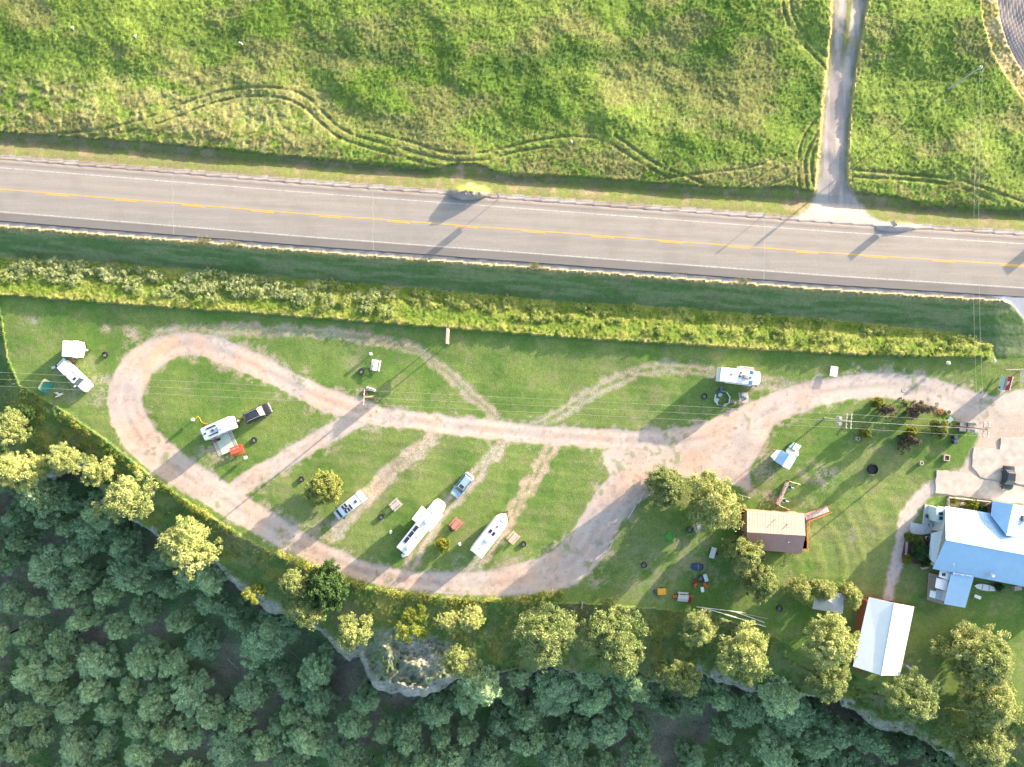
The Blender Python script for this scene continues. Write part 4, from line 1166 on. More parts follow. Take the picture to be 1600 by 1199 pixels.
# small solar camper (left)
hdg = hd(46, -20)
t = thing('travel_trailer', 'small white camper trailer with two long solar strips beside the striped rug', 'camper', W_at(338.5, 670.5), hdg)
b = MB(); b.loft([rr(0, 0, 2.62, 1.08, .25, .45), rr(0, 0, 2.72, 1.1, .25, 1.2), rr(0, 0, 2.72, 1.1, .25, 2.6), rr(-.03, 0, 2.60, 1.02, .22, 2.75)]); b.build('body', M_WHITEP, t, True)
b = MB(); b.rbox(-2.55, 1.35, -1.0, 1.0, 2.74, 2.785, .2, .02); b.build('roof_membrane', mat('sky_tinted_roof', (.48, .60, .68), .6, var=.08), t)  # blue of the sky on the roof put into the membrane colour
panel(t, -.75, .62, 2.785, 1.75, .28); panel(t, -.75, -.62, 2.785, 1.75, .28)
vent(t, -.75, .02, 2.785, M_DGREY, .22); vent(t, -2.05, .0, 2.785, M_BLACK, .16)
roof_ac(t, .7, 0, 2.785)
for x in (1.45, 2.15):
    b = MB(); b.box(x - .03, x + .03, -.9, .9, 2.75, 2.79); b.build('roof_seam', mat('tan_sealant', (.45, .30, .22), .8), t)
hitch(t, 2.65)
for s in (-1, 1): wheel(t, -.2, s * .98, .33)
win(t, -1.8, -.9, -1.1, 1.5, 2.1); win(t, .9, 1.7, -1.1, 1.5, 2.1); win(t, -1, .6, 1.1, 1.5, 2.1); door(t, -.2, .5, -1.1, .6, 2.3)

# class B van
t = thing('camper_van', 'small white camper van with dark solar panels on its roof', 'camper van', W_at(542.5, 793.5, 2.5), hd(-46, 36))
L2, hw = 2.95, 1.0
prof = [(-L2, .94, 2.5), (-L2 + .1, .98, 2.58), (1.15, .98, 2.58), (1.5, .96, 2.46), (2.0, .93, 1.75), (2.35, .92, 1.25), (2.8, .86, 1.05), (L2, .74, .8)]
rings = []
for x, wf, zt in prof:
    w_ = hw * wf; rings.append([(x, w_ * .95, .35), (x, w_, .55), (x, w_, min(zt * .8, 1.3)), (x, w_ * .93, zt - .16), (x, w_ * .84, zt - .02), (x, 0, zt + .02), (x, -w_ * .84, zt - .02), (x, -w_ * .93, zt - .16), (x, -w_, min(zt * .8, 1.3)), (x, -w_, .55), (x, -w_ * .95, .35)])
b = MB(); b.loft(rings); b.build('body', mat('pale_van_paint', (.62, .72, .75), .3, spec=.6, var=.04), t, True)
b = MB(); b.add([(2.30, -.80, 1.36), (2.30, .80, 1.36), (1.58, .76, 2.40), (1.58, -.76, 2.40)], [(0, 1, 2, 3)]); b.build('windshield', M_GLASS, t)
for (x, y, sx, sy) in ((.55, -.42, .42, .72), (.55, .42, .42, .72), (-.02, .45, .42, .75), (-.02, -.42, .42, .75), (-.55, .3, .38, 1.0)): panel(t, x, y, 2.585, sx, sy)
vent(t, .3, 0, 2.60, M_BLACK, .16); vent(t, -1.75, .1, 2.585, M_DGREY, .24)
b = MB(); b.rbox(-3.0, -2.55, -.95, .95, 2.56, 2.64, .1, .04); b.build('rear_spoiler', M_WHITEP, t)
for s in (-1, 1):
    for x in (-1.8, 1.85): wheel(t, x, s * .86, .36)
    b = MB(); b.rbox(1.7, 1.95, min(s * 1.0, s * 1.25), max(s, s * 1.25), 1.35, 1.7, .05, .03); b.build('mirror', M_BLACK, t)
    win(t, -2.2, .4, s * 1.0, 1.4, 1.95); win(t, 1.0, 1.7, s * .985, 1.35, 1.85)
    b = MB(); b.rbox(2.75, 2.92, min(s * .45, s * .75), max(s * .45, s * .75), .8, .98, .04, .02); b.build('headlight', M_LAMP, t)

# fifth wheel with slide out
t = thing('fifth_wheel_trailer', 'long white fifth wheel trailer with a slide out and three solar panels in a row', 'trailer', W_at(659, 824, 3.6), hd(53, -66))
b = MB()
b.loft([rr(-1.2, 0, 4.15, 1.18, .12, .7), rr(-1.2, 0, 4.15, 1.22, .12, 3.45), rr(-1.2, 0, 4.05, 1.14, .12, 3.6)]); b.build('body', M_WHITEP, t, True)
b = MB(); cap = lambda z, k: [(2.9, 1.2 * k, z), (2.9, -1.2 * k, z), (4.3 * k, -1.18 * k, z), (4.9 * k, -.95 * k, z), (5.2 * k, -.5 * k, z), (5.2 * k, .5 * k, z), (4.9 * k, .95 * k, z), (4.3 * k, 1.18 * k, z)]
b.loft([cap(1.7, .97), cap(2.0, 1), cap(3.3, 1), cap(3.5, .97)]); b.build('front_cap', M_WHITEP, t, True)
b = MB(); b.rbox(-5.2, 4.8, -1.08, 1.08, 3.59, 3.63, .3, .02); b.build('roof_membrane', M_OFFW, t)
b = MB(); b.rbox(-.1, 2.15, 1.15, 2.15, 1.0, 3.42, .06, .05); b.build('slide_out', M_WHITEP, t)
b = MB(); b.rbox(.1, 3.6, -1.62, -1.2, 3.05, 3.22, .05, .05); b.build('rolled_awning', M_OFFW, t)
for x in (-.85, -2.05, -3.25): panel(t, x, .62, 3.63, 1.1, .62)
roof_ac(t, 1.4, 0, 3.63); roof_ac(t, -3.9, -.3, 3.63); vent(t, -1.6, -.4, 3.63, M_WHITEM); vent(t, .2, -.5, 3.63, M_WHITEM, .14); vent(t, 3.2, .1, 3.63, M_WHITEM)
b = MB()
for y in (-.6, 0, .6): b.tube([(-5.42, y, 1.0), (-5.42, y, 3.4)], .03, 5)
b.box(-5.55, -5.37, -1.0, 1.0, .55, .75); b.build('rear_ladder', M_BLACK, t)
for x in (-1.6, -2.6):
    for s in (-1, 1): wheel(t, x, s * 1.08, .38)
for s in (-1, 1): win(t, -4.5, -3.2, s * 1.22, 1.9, 2.7); b = MB(); b.tube([(2.6, s * .9, 0), (2.6, s * .9, .9)], .07, 6); b.build('landing_leg', M_STEEL, t)
door(t, 1.2, 1.95, -1.22, .9, 2.95); win(t, -2, -.6, -1.22, 1.9, 2.7)

# travel trailer (right hand one)
t = thing('travel_trailer', 'long white camper trailer with two small solar panels, right of the fifth wheel', 'camper', W_at(765.5, 839, 3.2), hd(44, -56))
capf = lambda z, k: [(-3.8, 1.2 * k, z), (-3.8, -1.2 * k, z), (2.5, -1.2 * k, z), (3.2 * k, -1.05 * k, z), (3.8 * k, -.7 * k, z), (4.05 * k, -.3 * k, z), (4.05 * k, .3 * k, z), (3.8 * k, .7 * k, z), (3.2 * k, 1.05 * k, z), (2.5, 1.2 * k, z)]
b = MB(); b.loft([capf(.6, .97), capf(1.0, 1), capf(3.0, 1), capf(3.17, .965)]); b.build('body', M_WHITEP, t, True)
b = MB(); b.rbox(-3.65, 3.0, -1.05, 1.05, 3.16, 3.20, .25, .02); b.build('roof_membrane', M_OFFW, t)
panel(t, .75, .48, 3.2, .72, .48); panel(t, .72, -.22, 3.2, .72, .45); vent(t, 2.05, .05, 3.2, M_DGREY, .15)
roof_ac(t, -.6, 0, 3.2); vent(t, -2.3, .1, 3.2, M_WHITEM); vent(t, 1.6, -.5, 3.2, M_WHITEM, .1)
b = MB(); b.rbox(3.0, 3.9, -.55, .55, 2.9, 3.24, .3, .12); b.build('front_fairing', M_OFFW, t, True)
b = MB(); b.rbox(-3.0, .8, 1.22, 1.36, 2.7, 2.86, .05, .05); b.build('rolled_awning', M_OFFW, t)
hitch(t, 3.6)
for x in (-.2, -1.15):
    for s in (-1, 1): wheel(t, x, s * 1.07, .36)
for s in (-1, 1): win(t, -3.0, -1.9, s * 1.2, 1.6, 2.35)
door(t, 1.2, 1.9, -1.2, .8, 2.75); win(t, .1, .9, -1.2, 1.7, 2.35)

# class C motorhome
t = thing('motorhome', 'white and blue motorhome parked on the dirt spur below the grass strip', 'motorhome', W_at(1161, 589.5, 3.0), hd(66, 8))
M_BLUEP = mat('blue_body_paint', (.05, .17, .33), .35)
M_GREYF = mat('pale_grey_paint', (.50, .51, .53), .4)
b = MB(); b.rbox(-3.75, 2.05, -1.2, 1.2, .5, 3.05, .14, .08, n=4); b.build('body', M_WHITEP, t, True)
b = MB(); b.rbox(-3.2, 1.0, -1.12, 1.12, 3.04, 3.08, .1, .02); b.build('roof_membrane', M_OFFW, t)
b = MB(); b.loft([rr(-3.45, 0, .30, 1.15, .1, 2.2), rr(-3.50, 0, .33, 1.17, .1, 3.09)]); b.build('rear_cap', mat('pale_blue_cap', (.52, .62, .68), .4), t)
b = MB(); b.loft([rr(1.9, 0, .95, 1.18, .3, 1.95), rr(2.0, 0, 1.0, 1.2, .3, 2.4), rr(1.75, 0, .82, 1.12, .3, 3.06)]); b.build('cab_over', M_GREYF, t, True)
b = MB()
for s in (-1, 1): b.rbox(1.0, 1.62, min(s * .55, s * 1.16), max(s * .55, s * 1.16), 3.05, 3.10, .04, .02)
b.build('blue_roof_stripe', M_BLUEP, t)
b = MB(); b.rbox(1.02, 1.9, -.52, .52, 3.05, 3.09, .03, .02); b.build('roof_hatch_deck', M_WHITEM, t)
vent(t, 1.22, .02, 3.09, M_BLUEP, .2)
prof = [(2.0, 1, 1.9), (2.75, .97, 1.75), (3.0, .95, 1.2), (3.5, .88, 1.1), (3.72, .7, .85)]
rings = []
for x, wf, zt in prof:
    w_ = 1.02 * wf; rings.append([(x, w_ * .95, .4), (x, w_, .6), (x, w_ * .96, zt * .9), (x, w_ * .75, zt), (x, 0, zt + .04), (x, -w_ * .75, zt), (x, -w_ * .96, zt * .9), (x, -w_, .6), (x, -w_ * .95, .4)])
b = MB(); b.loft(rings); b.build('cab', M_GREYF, t, True)
b = MB(); b.add([(3.05, -.8, 1.26), (3.05, .8, 1.26), (2.80, .78, 1.80), (2.80, -.78, 1.80)], [(0, 1, 2, 3)]); b.build('windshield', M_GLASS, t)
b = MB(); b.box(2.72, 2.95, -1.0, 1.0, 1.78, 1.84); b.build('sun_visor', M_CREAM, t)
b = MB(); b.rbox(-.55, 1.75, 1.15, 1.75, .9, 2.75, .04, .04); so = b.build('slide_out', M_WHITEP, t)
b = MB(); b.box(-.1, 1.7, 1.24, 1.72, 2.752, 2.80); b.build('slide_topper', M_GREYP, so)
roof_ac(t, .35, .05, 3.08, mat('grey_brown_ac', (.30, .28, .25), .7)); vent(t, -1.95, .25, 3.08, M_GREYP, .17); vent(t, -.45, .65, 3.08, M_DGREY, .15); vent(t, -.55, .05, 3.08, M_BLACK, .17)
b = MB(); b.rbox(-.75, -.2, -.85, -.45, 3.07, 3.12, .02, .02); b.build('roof_hatch', M_WHITEM, t)
b = MB(); b.tube([(-2.9, -1.28, 2.7), (1.6, -1.28, 2.7)], .09, 8); b.build('rolled_awning', M_OFFW, t)
for s in (-1, 1):
    for x in (-2.0, 2.95): wheel(t, x, s * 1.0, .39)
    win(t, -3.2, -2.3, s * 1.2, 1.6, 2.3)
    b = MB(); b.rbox(2.75, 2.95, min(s * 1.05, s * 1.35), max(s * 1.05, s * 1.35), 1.25, 1.6, .05, .03); b.build('mirror', M_BLACK, t)
door(t, .2, .9, -1.2, .7, 2.6)

# white box trailer, upper left
t = thing('cargo_trailer', 'square white box trailer behind the pickup at the upper left site', 'trailer', W_at(109, 546, 2.3), hd(1, .06))
b = MB(); b.loft([rr(0, 0, 1.28, 1.3, .1, .45), rr(0, 0, 1.33, 1.35, .1, 2.2), rr(0, 0, 1.27, 1.3, .1, 2.3)]); b.build('body', M_WHITEP, t, True)
b = MB(); b.loft([[(1.28, -1.1, .5), (1.5, -.5, .5), (1.5, .5, .5), (1.28, 1.1, .5)], [(1.28, -1.1, 2.15), (1.48, -.5, 2.15), (1.48, .5, 2.15), (1.28, 1.1, 2.15)]]); b.build('nose', M_WHITEP, t)
b = MB(); b.rbox(-.4, .25, -.3, .3, 2.29, 2.36, .05, .03); b.build('roof_vent', M_OFFW, t)
hitch(t, 1.35)
for s in (-1, 1): wheel(t, -.1, s * 1.22, .32); b = MB(); b.rbox(-.55, .35, min(s * 1.33, s * 1.5), max(s * 1.33, s * 1.5), .6, .72, .04, .03); b.build('mudguard', M_WHITEM, t)

# ---- picnic tables
def picnic(px, py, ang, label, m, L=1.9, plank=.27, name='picnic_table', gap=.10):
    t = thing(name, label, 'table', G(px, py), ang)
    b = MB(); n = 5; w = .78 / n
    for i in range(n): b.box(-L / 2, L / 2, -.39 + i * w + .006, -.39 + (i + 1) * w - .006, .71, .755)
    b.build('table_top', m, t)
    for s in (-1, 1):
        b = MB()
        for k in range(2): y = s * (.39 + gap + .02 + k * .15); b.box(-L / 2, L / 2, min(y, y + s * .14), max(y, y + s * .14), .42, .46)
        b.build('bench', m, t)
    for x in (-L / 2 + .3, L / 2 - .3):
        b = MB(); b.box(x - .04, x + .04, -.74, .74, .345, .42); b.box(x - .04, x + .04, -.36, .36, .63, .71)
        for s in (-1, 1):
            b.add([(x - .045, s * .60, 0), (x + .045, s * .60, 0), (x + .045, s * .70, 0), (x - .045, s * .70, 0), (x - .045, s * .2, .7), (x + .045, s * .2, .7), (x + .045, s * .3, .7), (x - .045, s * .3, .7)], [(3, 2, 1, 0), (4, 5, 6, 7), (0, 1, 5, 4), (1, 2, 6, 5), (2, 3, 7, 6), (3, 0, 4, 7)])
        b.build('leg_frame', m, t)
    return t
M_REDB = mat('bright_red_table_paint', (.58, .10, .05), .6, var=.1)
picnic(372.5, 704, hd(24, -9), 'bright red picnic table beside the striped outdoor rug', M_REDB, 2.3)
picnic(588, 571.5, hd(-3, 18), 'pale grey picnic table on the upper lawn next to a black fire ring', mat('pale_grey_table_wood', (.66, .62, .62), .8, var=.15, scale=6), 1.9)
picnic(619, 788.5, hd(9, -8) , 'weathered wood picnic table between the camper van and the fifth wheel', M_WOODG, 1.9)
picnic(713, 818.5, hd(9, -10), 'faded red picnic table between the two long trailers', mat('faded_red_table_paint', (.50, .20, .17), .75, var=.25, scale=6), 1.9)
picnic(802, 840, hd(9, -10), 'pinkish picnic table right of the trailer with two small panels', M_WOODP, 1.9)
picnic(1160.5, 622, hd(1, 15), 'grey picnic table cluttered with camping gear below the motorhome', M_WOODG, 1.8)
picnic(1066, 932, hd(12, 1), 'grey picnic table with orange folding chairs at its ends', mat('silver_table_wood', (.55, .55, .56), .7, var=.15), 1.8)
picnic(1091, 824, hd(4, 13), 'dark shaded picnic table under the edge of the big pine', M_WOODG, 1.8)

# ---- fire rings
def firering(px, py, label, r=.48, m=M_RUST, grate=True):
    t = thing('fire_ring', label, 'fire pit', G(px, py))
    b = MB(); b.ring(0, 0, 0, .38, r, r - .03, 24); b.build('steel_ring', M_BLACK if m is M_RUST else m, t)
    b = MB(); b.cyl(0, 0, .0, .08, r - .04, 18); b.build('ash_bed', M_ASH, t)
    if grate:
        b = MB()
        for i in range(5): x = -.16 + i * .08; b.tube([(x, -.3, .39), (x, .1, .39)], .01, 4)
        b.build('grate', M_STEEL, t)
for x, y, lb in ((165.5, 555, 'black fire ring on the grass right of the white box trailer'), (398, 688, 'black lidded fire ring near the bright red picnic table'), (565, 581, 'black fire ring beside the pale grey picnic table'),
                 (471.5, 749, 'black fire ring left of the round yellow green tree'), (596, 808, 'black fire ring below the weathered wood picnic table'), (707, 826, 'black fire ring tucked under the faded red picnic table'),
                 (818, 850, 'black fire ring right of the pinkish picnic table'), (1100, 620, 'dark fire ring left of the octagonal play pen'), (1006, 883, 'lone black fire ring in the lower tent field'),
                 (1217, 951, 'black fire ring below the two pines by the grey canopy'), (1077, 828, 'black fire ring beside the shaded picnic table')):
    firering(x, y, lb)

# ---- utility pedestals
def pedestal(px, py, label, h=1.15):
    t = thing('utility_pedestal', label, 'utility box', G(px, py), random.uniform(-.5, .5))
    b = MB(); b.box(-.05, .05, -.05, .05, 0, h * .6); b.build('post', M_WOODG, t)
    b = MB(); b.rbox(-.17, .17, -.24, .24, h * .45, h, .03, .03); bx = b.build('meter_box', M_WHITEM, t)
    b = MB(); b.box(.17, .19, -.18, .18, h * .5, h * .9); b.build('cover', M_GREY, bx)
for x, y, lb in ((304.5, 656, 'white utility pedestal with a yellow hose beside the small solar camper'), (386.5, 715, 'white utility pedestal right below the bright red picnic table'),
                 (581, 554, 'white utility pedestal above the pale grey picnic table'), (612, 830.5, 'white utility pedestal left of the fifth wheel trailer'), (719, 849, 'white utility pedestal right of the small round bush'),
                 (1477, 568, 'white utility pedestal at the edge of the tall grass strip')):
    pedestal(x, y, lb)
tg = thing('waste_tank', 'portable white waste tank behind the fifth wheel trailer', 'tank', G(632, 867), .5)
b = MB(); b.rbox(-.5, .5, -.33, .33, .1, .42, .12, .1); b.build('tank', M_WHITEM, tg, True)
b = MB(); b.tube([(.5, 0, .3), (.9, 0, .35)], .03, 5); b.build('handle', M_STEEL, tg)
for s in (-1, 1): b = MB(); b.tube([(-.35, s * .34, .1), (-.35, s * .4, .1)], .1, 10); b.build('wheel', M_RUBBER, tg)
b = MB(); b.tube([G(306, 655, .1), G(309, 651, .05), G(312, 654, .04), G(315, 660, .04), G(320, 663, .05), G(326, 662, .3)], .035, 5)
tag(b.build('water_hose', mat('yellow_hose', (.75, .55, .03), .5)), 'yellow hose from the pedestal to the small solar camper', 'hose')
b = MB(); b.tube([G(318, 659, .05), G(321, 662, .05), G(319, 666, .05), G(325, 664, .05)], .035, 5)
tag(b.build('power_cable', M_ORANGE), 'orange power cable coiled beside the small solar camper', 'cable')

# ---- outdoor rug and camp furniture
t = thing('outdoor_rug', 'pale green outdoor rug with black and white striped ends', 'rug', G(351, 689, .03), hd(46, -20) + 0)
b = MB(); b.box(-1.35, 1.15, -1.75, 1.5, 0, .02); b.build('field', mat('sage_rug', (.46, .56, .50), .95, var=.15), t)
b = MB(); b.box(-1.35, 1.15, -2.1, -1.75, .0, .021); b.build('hem', mat('white_rug', (.68, .68, .66), .95), t)
for sx in (-1, 1):
    x0 = -1.35 if sx < 0 else 1.15
    for k in range(3):
        b = MB(); a = x0 + sx * k * .2; b.box(min(a, a + sx * .1), max(a, a + sx * .1), -2.1, 1.5, 0, .022); b.build('dark_stripe', M_BLACK, t)
        b = MB(); a = x0 + sx * (k * .2 + .1); b.box(min(a, a + sx * .1), max(a, a + sx * .1), -2.1, 1.5, 0, .0215); b.build('pale_stripe', mat('white_rug', (.68, .68, .66)), t)

def chair(px, py, ang, label, m, dz=0, group=None):
    t = thing('camp_chair', label, 'chair', G(px, py, dz), ang, group)
    b = MB(); b.rbox(-.25, .25, -.27, .27, .40, .44, .08, .02); b.build('seat', m, t)
    b = MB(); b.add([(-.25, -.27, .42), (-.25, .27, .42), (-.42, .25, .95), (-.42, -.25, .95), (-.28, -.27, .42), (-.28, .27, .42), (-.45, .25, .95), (-.45, -.25, .95)], [(0, 1, 2, 3), (7, 6, 5, 4), (0, 3, 7, 4), (1, 5, 6, 2), (3, 2, 6, 7)]); b.build('backrest', m, t)
    for s in (-1, 1):
        b = MB(); b.tube([(.27, s * .3, 0), (-.27, s * .3, .6)], .015, 5); b.tube([(-.27, s * .3, 0), (.27, s * .3, .6)], .015, 5); b.build('leg_frame', M_BLACK, t)
        b = MB(); b.box(-.3, .3, s * .33 - .03, s * .33 + .03, .6, .62); b.build('armrest', M_BLACK, t)
    return t
chair(338, 688.5, 2.2, 'red camp chair on the striped outdoor rug', mat('dusty_red_fabric', (.48, .13, .13), .9), .03)
b = MB(); b.rbox(-.3, .3, -.22, .22, .42, .46, .05, .02)
t = thing('folding_table', 'small black folding table next to the red camp chair', 'table', G(343.5, 687, .03), .5)
b.build('top', M_BLACK, t)
for sx in (-1, 1):
    for sy in (-1, 1): b = MB(); b.tube([(sx * .25, sy * .18, 0), (sx * .25, sy * .18, .42)], .015, 5); b.build('leg', M_BLACK, t)

# ---- tents
def ridge_tent(px, py, ang, label, L, Wd, H, m1, m2, half=True):
    t = thing('tent', label, 'tent', G(px, py), ang)
    n = 8
    def arc(x, k, hh=H): return [(x, Wd / 2 * k * math.cos(math.pi * i / n), .02 + hh * math.sin(math.pi * i / n) ** .8) for i in range(n + 1)]
    b = MB(); V = []; F = []
    xs = [(-L / 2, .55, .25), (-L * .3, .9, .8), (0, 1, 1), (L * .3, .9, .8), (L / 2, .5, .2)]
    for x, k, hk in xs: V += arc(x, k, H * hk)
    for j in range(len(xs) - 1):
        for i in range(n): a = j * (n + 1) + i; F.append((a, a + 1, a + n + 2, a + n + 1))
    b.add(V, F)
    for fi in range(len(b.F)):
        if b.F[fi][0] >= 2 * (n + 1): b.M[fi] = 1
    b.build('canopy', [m1, m2], t, True)
    b = MB(); b.tube([(0, Wd / 2 * math.cos(math.pi * i / n), .04 + H * math.sin(math.pi * i / n) ** .8) for i in range(n + 1)], .02, 5); b.build('pole', M_STEEL, t)
    b = MB(); b.box(-L / 2, L / 2, -Wd * .4, Wd * .4, .0, .02); b.build('groundsheet', M_DGREY, t)
    return t
# cream and teal tent: cream dome with a teal fly wall on its right side
t = thing('tent', 'cream and teal tent standing in the shade of the pickup', 'tent', G(72, 604), hd(5, -8))
b = MB(); b.add([(1.0, .9, 0), (-.9, .9, 0), (-1.0, -.2, 0), (1.05, -.2, 0), (.85, .5, .95), (-.6, .5, .95), (.9, .1, 1.15), (-.75, .05, 1.15)], [(0, 1, 5, 4), (4, 5, 7, 6), (0, 4, 6, 3), (1, 2, 7, 5)]); b.build('canopy', M_CREAM, t)
b = MB(); b.add([(1.05, -.25, 0), (-1.0, -.25, 0), (-1.05, -1.05, .1), (1.15, -1.05, .1), (.9, .08, 1.16), (-.75, .03, 1.16)], [(4, 5, 2, 3), (4, 3, 0), (5, 1, 2)]); b.build('fly', M_TEAL, t)
b = MB(); b.tube([(.2, .95, .02), (.2, .5, 1.0), (.2, .1, 1.2)], .03, 5); b.build('pole', M_ORANGE, t)
# green tent
t = thing('tent', 'small green tent with a yellow doorway on the shaded lower field', 'tent', G(1046.5, 839), hd(8, 6))
b = MB(); b.loft([rr(0, 0, .75, .7, .25, 0), rr(0, 0, .62, .58, .3, .6), rr(0, 0, .2, .2, .15, 1.05)]); b.build('canopy', M_GREEN, t, True)
b = MB(); b.add([(.4, -.35, .02), (1.2, -.3, .02), (1.2, .35, .02), (.4, .35, .5), (.5, 0, .8)], [(0, 1, 2, 3), (0, 3, 4)]); b.build('doorway', mat('pale_yellow_fabric', (.60, .50, .22), .9), t)
# dark blue tent
ridge_tent(1089, 886, hd(18, 2), 'dark navy dome tent on the shaded lower field', 2.1, 1.3, .9, M_BLUE, M_BLUE)

# ---- table with canopy group at (1095,905)
t = thing('folding_table', 'white folding table near the dark trees, right of the green tent', 'table', G(1112, 863), hd(4, -14))
b = MB(); b.rbox(-.95, .95, -.45, .45, .70, .74, .04, .02); b.build('top', mat('grey_white_plastic', (.55, .57, .57), .6), t)
for sx in (-1, 1):
    for sy in (-1, 1): b = MB(); b.tube([(sx * .8, sy * .35, 0), (sx * .8, sy * .35, .7)], .02, 5); b.build('leg', M_BLACK, t)
t = thing('storage_bin', 'dark storage bin against the white folding table', 'bin', G(1118, 865), .4)
b = MB(); b.rbox(-.3, .3, -.22, .22, 0, .4, .05, .02); b.build('tub', M_DGREY, t); b = MB(); b.rbox(-.32, .32, -.24, .24, .4, .46, .05, .02); b.build('lid', M_BLACK, t)
firering(1094, 904.5, 'black fire ring ringed by orange chairs below the navy tent', .52)
t = thing('folding_table', 'pale blue folding table beside the orange chairs', 'table', G(1101, 902), hd(3, 10))
b = MB(); b.rbox(-.65, .65, -.32, .32, .66, .70, .04, .02); b.build('top', M_PALE, t)
for sx in (-1, 1):
    for sy in (-1, 1): b = MB(); b.tube([(sx * .55, sy * .25, 0), (sx * .55, sy * .25, .66)], .02, 5); b.build('leg', M_BLACK, t)
t = thing('cooler_box', 'white cooler below the fire ring with orange chairs', 'cooler', G(1096.5, 921), hd(1, 8))
b = MB(); b.rbox(-.42, .42, -.26, .26, 0, .38, .08, .03); b.build('tub', mat('aqua_plastic', (.40, .60, .60), .5), t); b = MB(); b.rbox(-.44, .44, -.28, .28, .38, .46, .08, .04); b.build('lid', M_WHITEM, t)
for i, (x, y, a, lb) in enumerate(((1086, 913, .9, 'orange camp chair lower left of the fire ring under the navy tent'), (1100, 912.5, 2.2, 'orange camp chair lower right of the fire ring under the navy tent'), (1085, 907, .2, 'dark red camp chair left of the fire ring under the navy tent'),
                                   (1054, 931.5, 0, 'orange camp chair at the left end of the grey picnic table'), (1076.5, 930.5, 3.1, 'orange camp chair at the right end of the grey picnic table'), (1075, 938, 2.8, 'red camp chair at the lower right corner of the grey picnic table'))):
    chair(x, y, a, lb, M_ORANGE if 'orange' in lb else mat('dark_red_fabric', (.30, .04, .03), .9))
t = thing('cargo_pod', 'bright yellow tent trailer pod with a dark front on the lower field', 'trailer', G(1031, 924), hd(-10, .4))
b = MB(); b.loft([rr(-.2, 0, .72, .52, .12, .15), rr(-.2, 0, .74, .54, .14, .6), rr(-.2, 0, .68, .48, .14, .72)]); b.build('shell', M_YEL, t, True)
b = MB(); b.loft([rr(.75, 0, .26, .46, .1, .15), rr(.72, 0, .22, .42, .1, .6)]); b.build('front', mat('dark_blue_plastic', (.05, .07, .12), .5), t, True)
b = MB(); b.tube([(.9, 0, .25), (1.25, 0, .25)], .03, 5); b.build('drawbar', M_BLACK, t)
for s in (-1, 1): b = MB(); b.tube([(-.2, s * .55, .2), (-.2, s * .63, .2)], .2, 12); b.build('wheel', M_RUBBER, t)

# ---- octagonal play pen
t = thing('play_pen', 'octagonal play pen of white and coloured panels below the motorhome', 'play pen', G(1127.5, 623.5), .2)
cols = [M_WHITEM, M_PALE, mat('blue_panel', (.05, .22, .34), .5), M_WHITEM, M_WHITEM, mat('lilac_panel', (.42, .30, .50), .5), M_PALE, M_WHITEM]
for k in range(8):
    a0, a1 = k * math.pi / 4, (k + 1) * math.pi / 4; R0 = 1.32
    p, q = Vector((R0 * math.cos(a0), R0 * math.sin(a0), 0)), Vector((R0 * math.cos(a1), R0 * math.sin(a1), 0)); nrm = (p + q).normalized() * .04
    b = MB(); b.add([p, q, q + nrm, p + nrm] + [v + Vector((0, 0, .65)) for v in (p, q, q + nrm, p + nrm)], [(3, 2, 1, 0), (4, 5, 6, 7), (0, 1, 5, 4), (1, 2, 6, 5), (2, 3, 7, 6), (3, 0, 4, 7)]); b.build('panel', cols[k], t)
t = thing('toddler_tub', 'round pale blue tub inside the play pen', 'tub', G(1124.8, 617.7, .02))
b = MB(); b.ring(0, 0, 0, .28, .34, .29, 20); b.build('rim', M_PALE, t); b = MB(); b.cyl(0, 0, 0, .06, .3, 18); b.build('floor', M_WHITEM, t)
t = thing('play_mat', 'folded pale mat in the lower corner of the play pen', 'mat', G(1119.5, 626.5, .02), hd(4, -7))
b = MB(); b.rbox(-.4, .4, -.3, .3, 0, .12, .03, .03); b.build('pad', M_PALE, t); b = MB(); b.box(-.02, .02, -.3, .3, .12, .13); b.build('fold', M_GREYP, t)
t = thing('inflatable_ring', 'blue and yellow inflatable against the play pen', 'toy', G(1131.5, 634), .6)
b = MB(); b.loft([rr(.1, 0, .38, .2, .18, .0), rr(.1, 0, .4, .22, .2, .12), rr(.1, 0, .36, .18, .16, .2)]); b.build('float', mat('lemon_plastic', (.62, .62, .18), .5), t, True)
b = MB(); b.rbox(-.6, -.25, -.2, .2, 0, .2, .08, .05); b.build('bag', mat('royal_blue_plastic', (.03, .14, .36), .5), t)
chair(1126, 609, -1.5, 'blue grey camp chair above the play pen', mat('slate_fabric', (.17, .20, .32), .9))
t = thing('stroller', 'small grey stroller between the play pen and the cluttered picnic table', 'stroller', G(1140, 628), .3)
b = MB(); b.rbox(-.25, .25, -.2, .2, .35, .6, .08, .08); b.build('seat', mat('mauve_fabric', (.22, .18, .27), .9), t)
b = MB(); b.tube([(-.3, -.2, .1), (.4, -.2, .9), (.4, .2, .9), (-.3, .2, .1)], .018, 5); b.build('frame', M_ALU, t)
for sx in (-1, 1):
    for sy in (-1, 1): b = MB(); b.tube([(sx * .3, sy * .22, .1), (sx * .3, sy * .26, .1)], .1, 10); b.build('wheel', M_RUBBER, t)
t = thing('water_jug', 'white water jug lower left of the cluttered picnic table', 'jug', G(1148, 630), 0)
b = MB(); b.cyl(0, 0, 0, .32, .14, 14); b.build('tank', M_WHITEM, t); b = MB(); b.cyl(0, 0, .32, .38, .05, 10); b.build('cap', M_RED, t)
t = thing('gear_boxes', 'blue and white plastic boxes on the cluttered picnic table', 'boxes', G(1162, 620, .76), .3)
b = MB(); b.rbox(-.3, .1, -.2, .2, 0, .22, .03, .02); b.build('box', mat('cyan_plastic', (.15, .35, .48), .5), t)
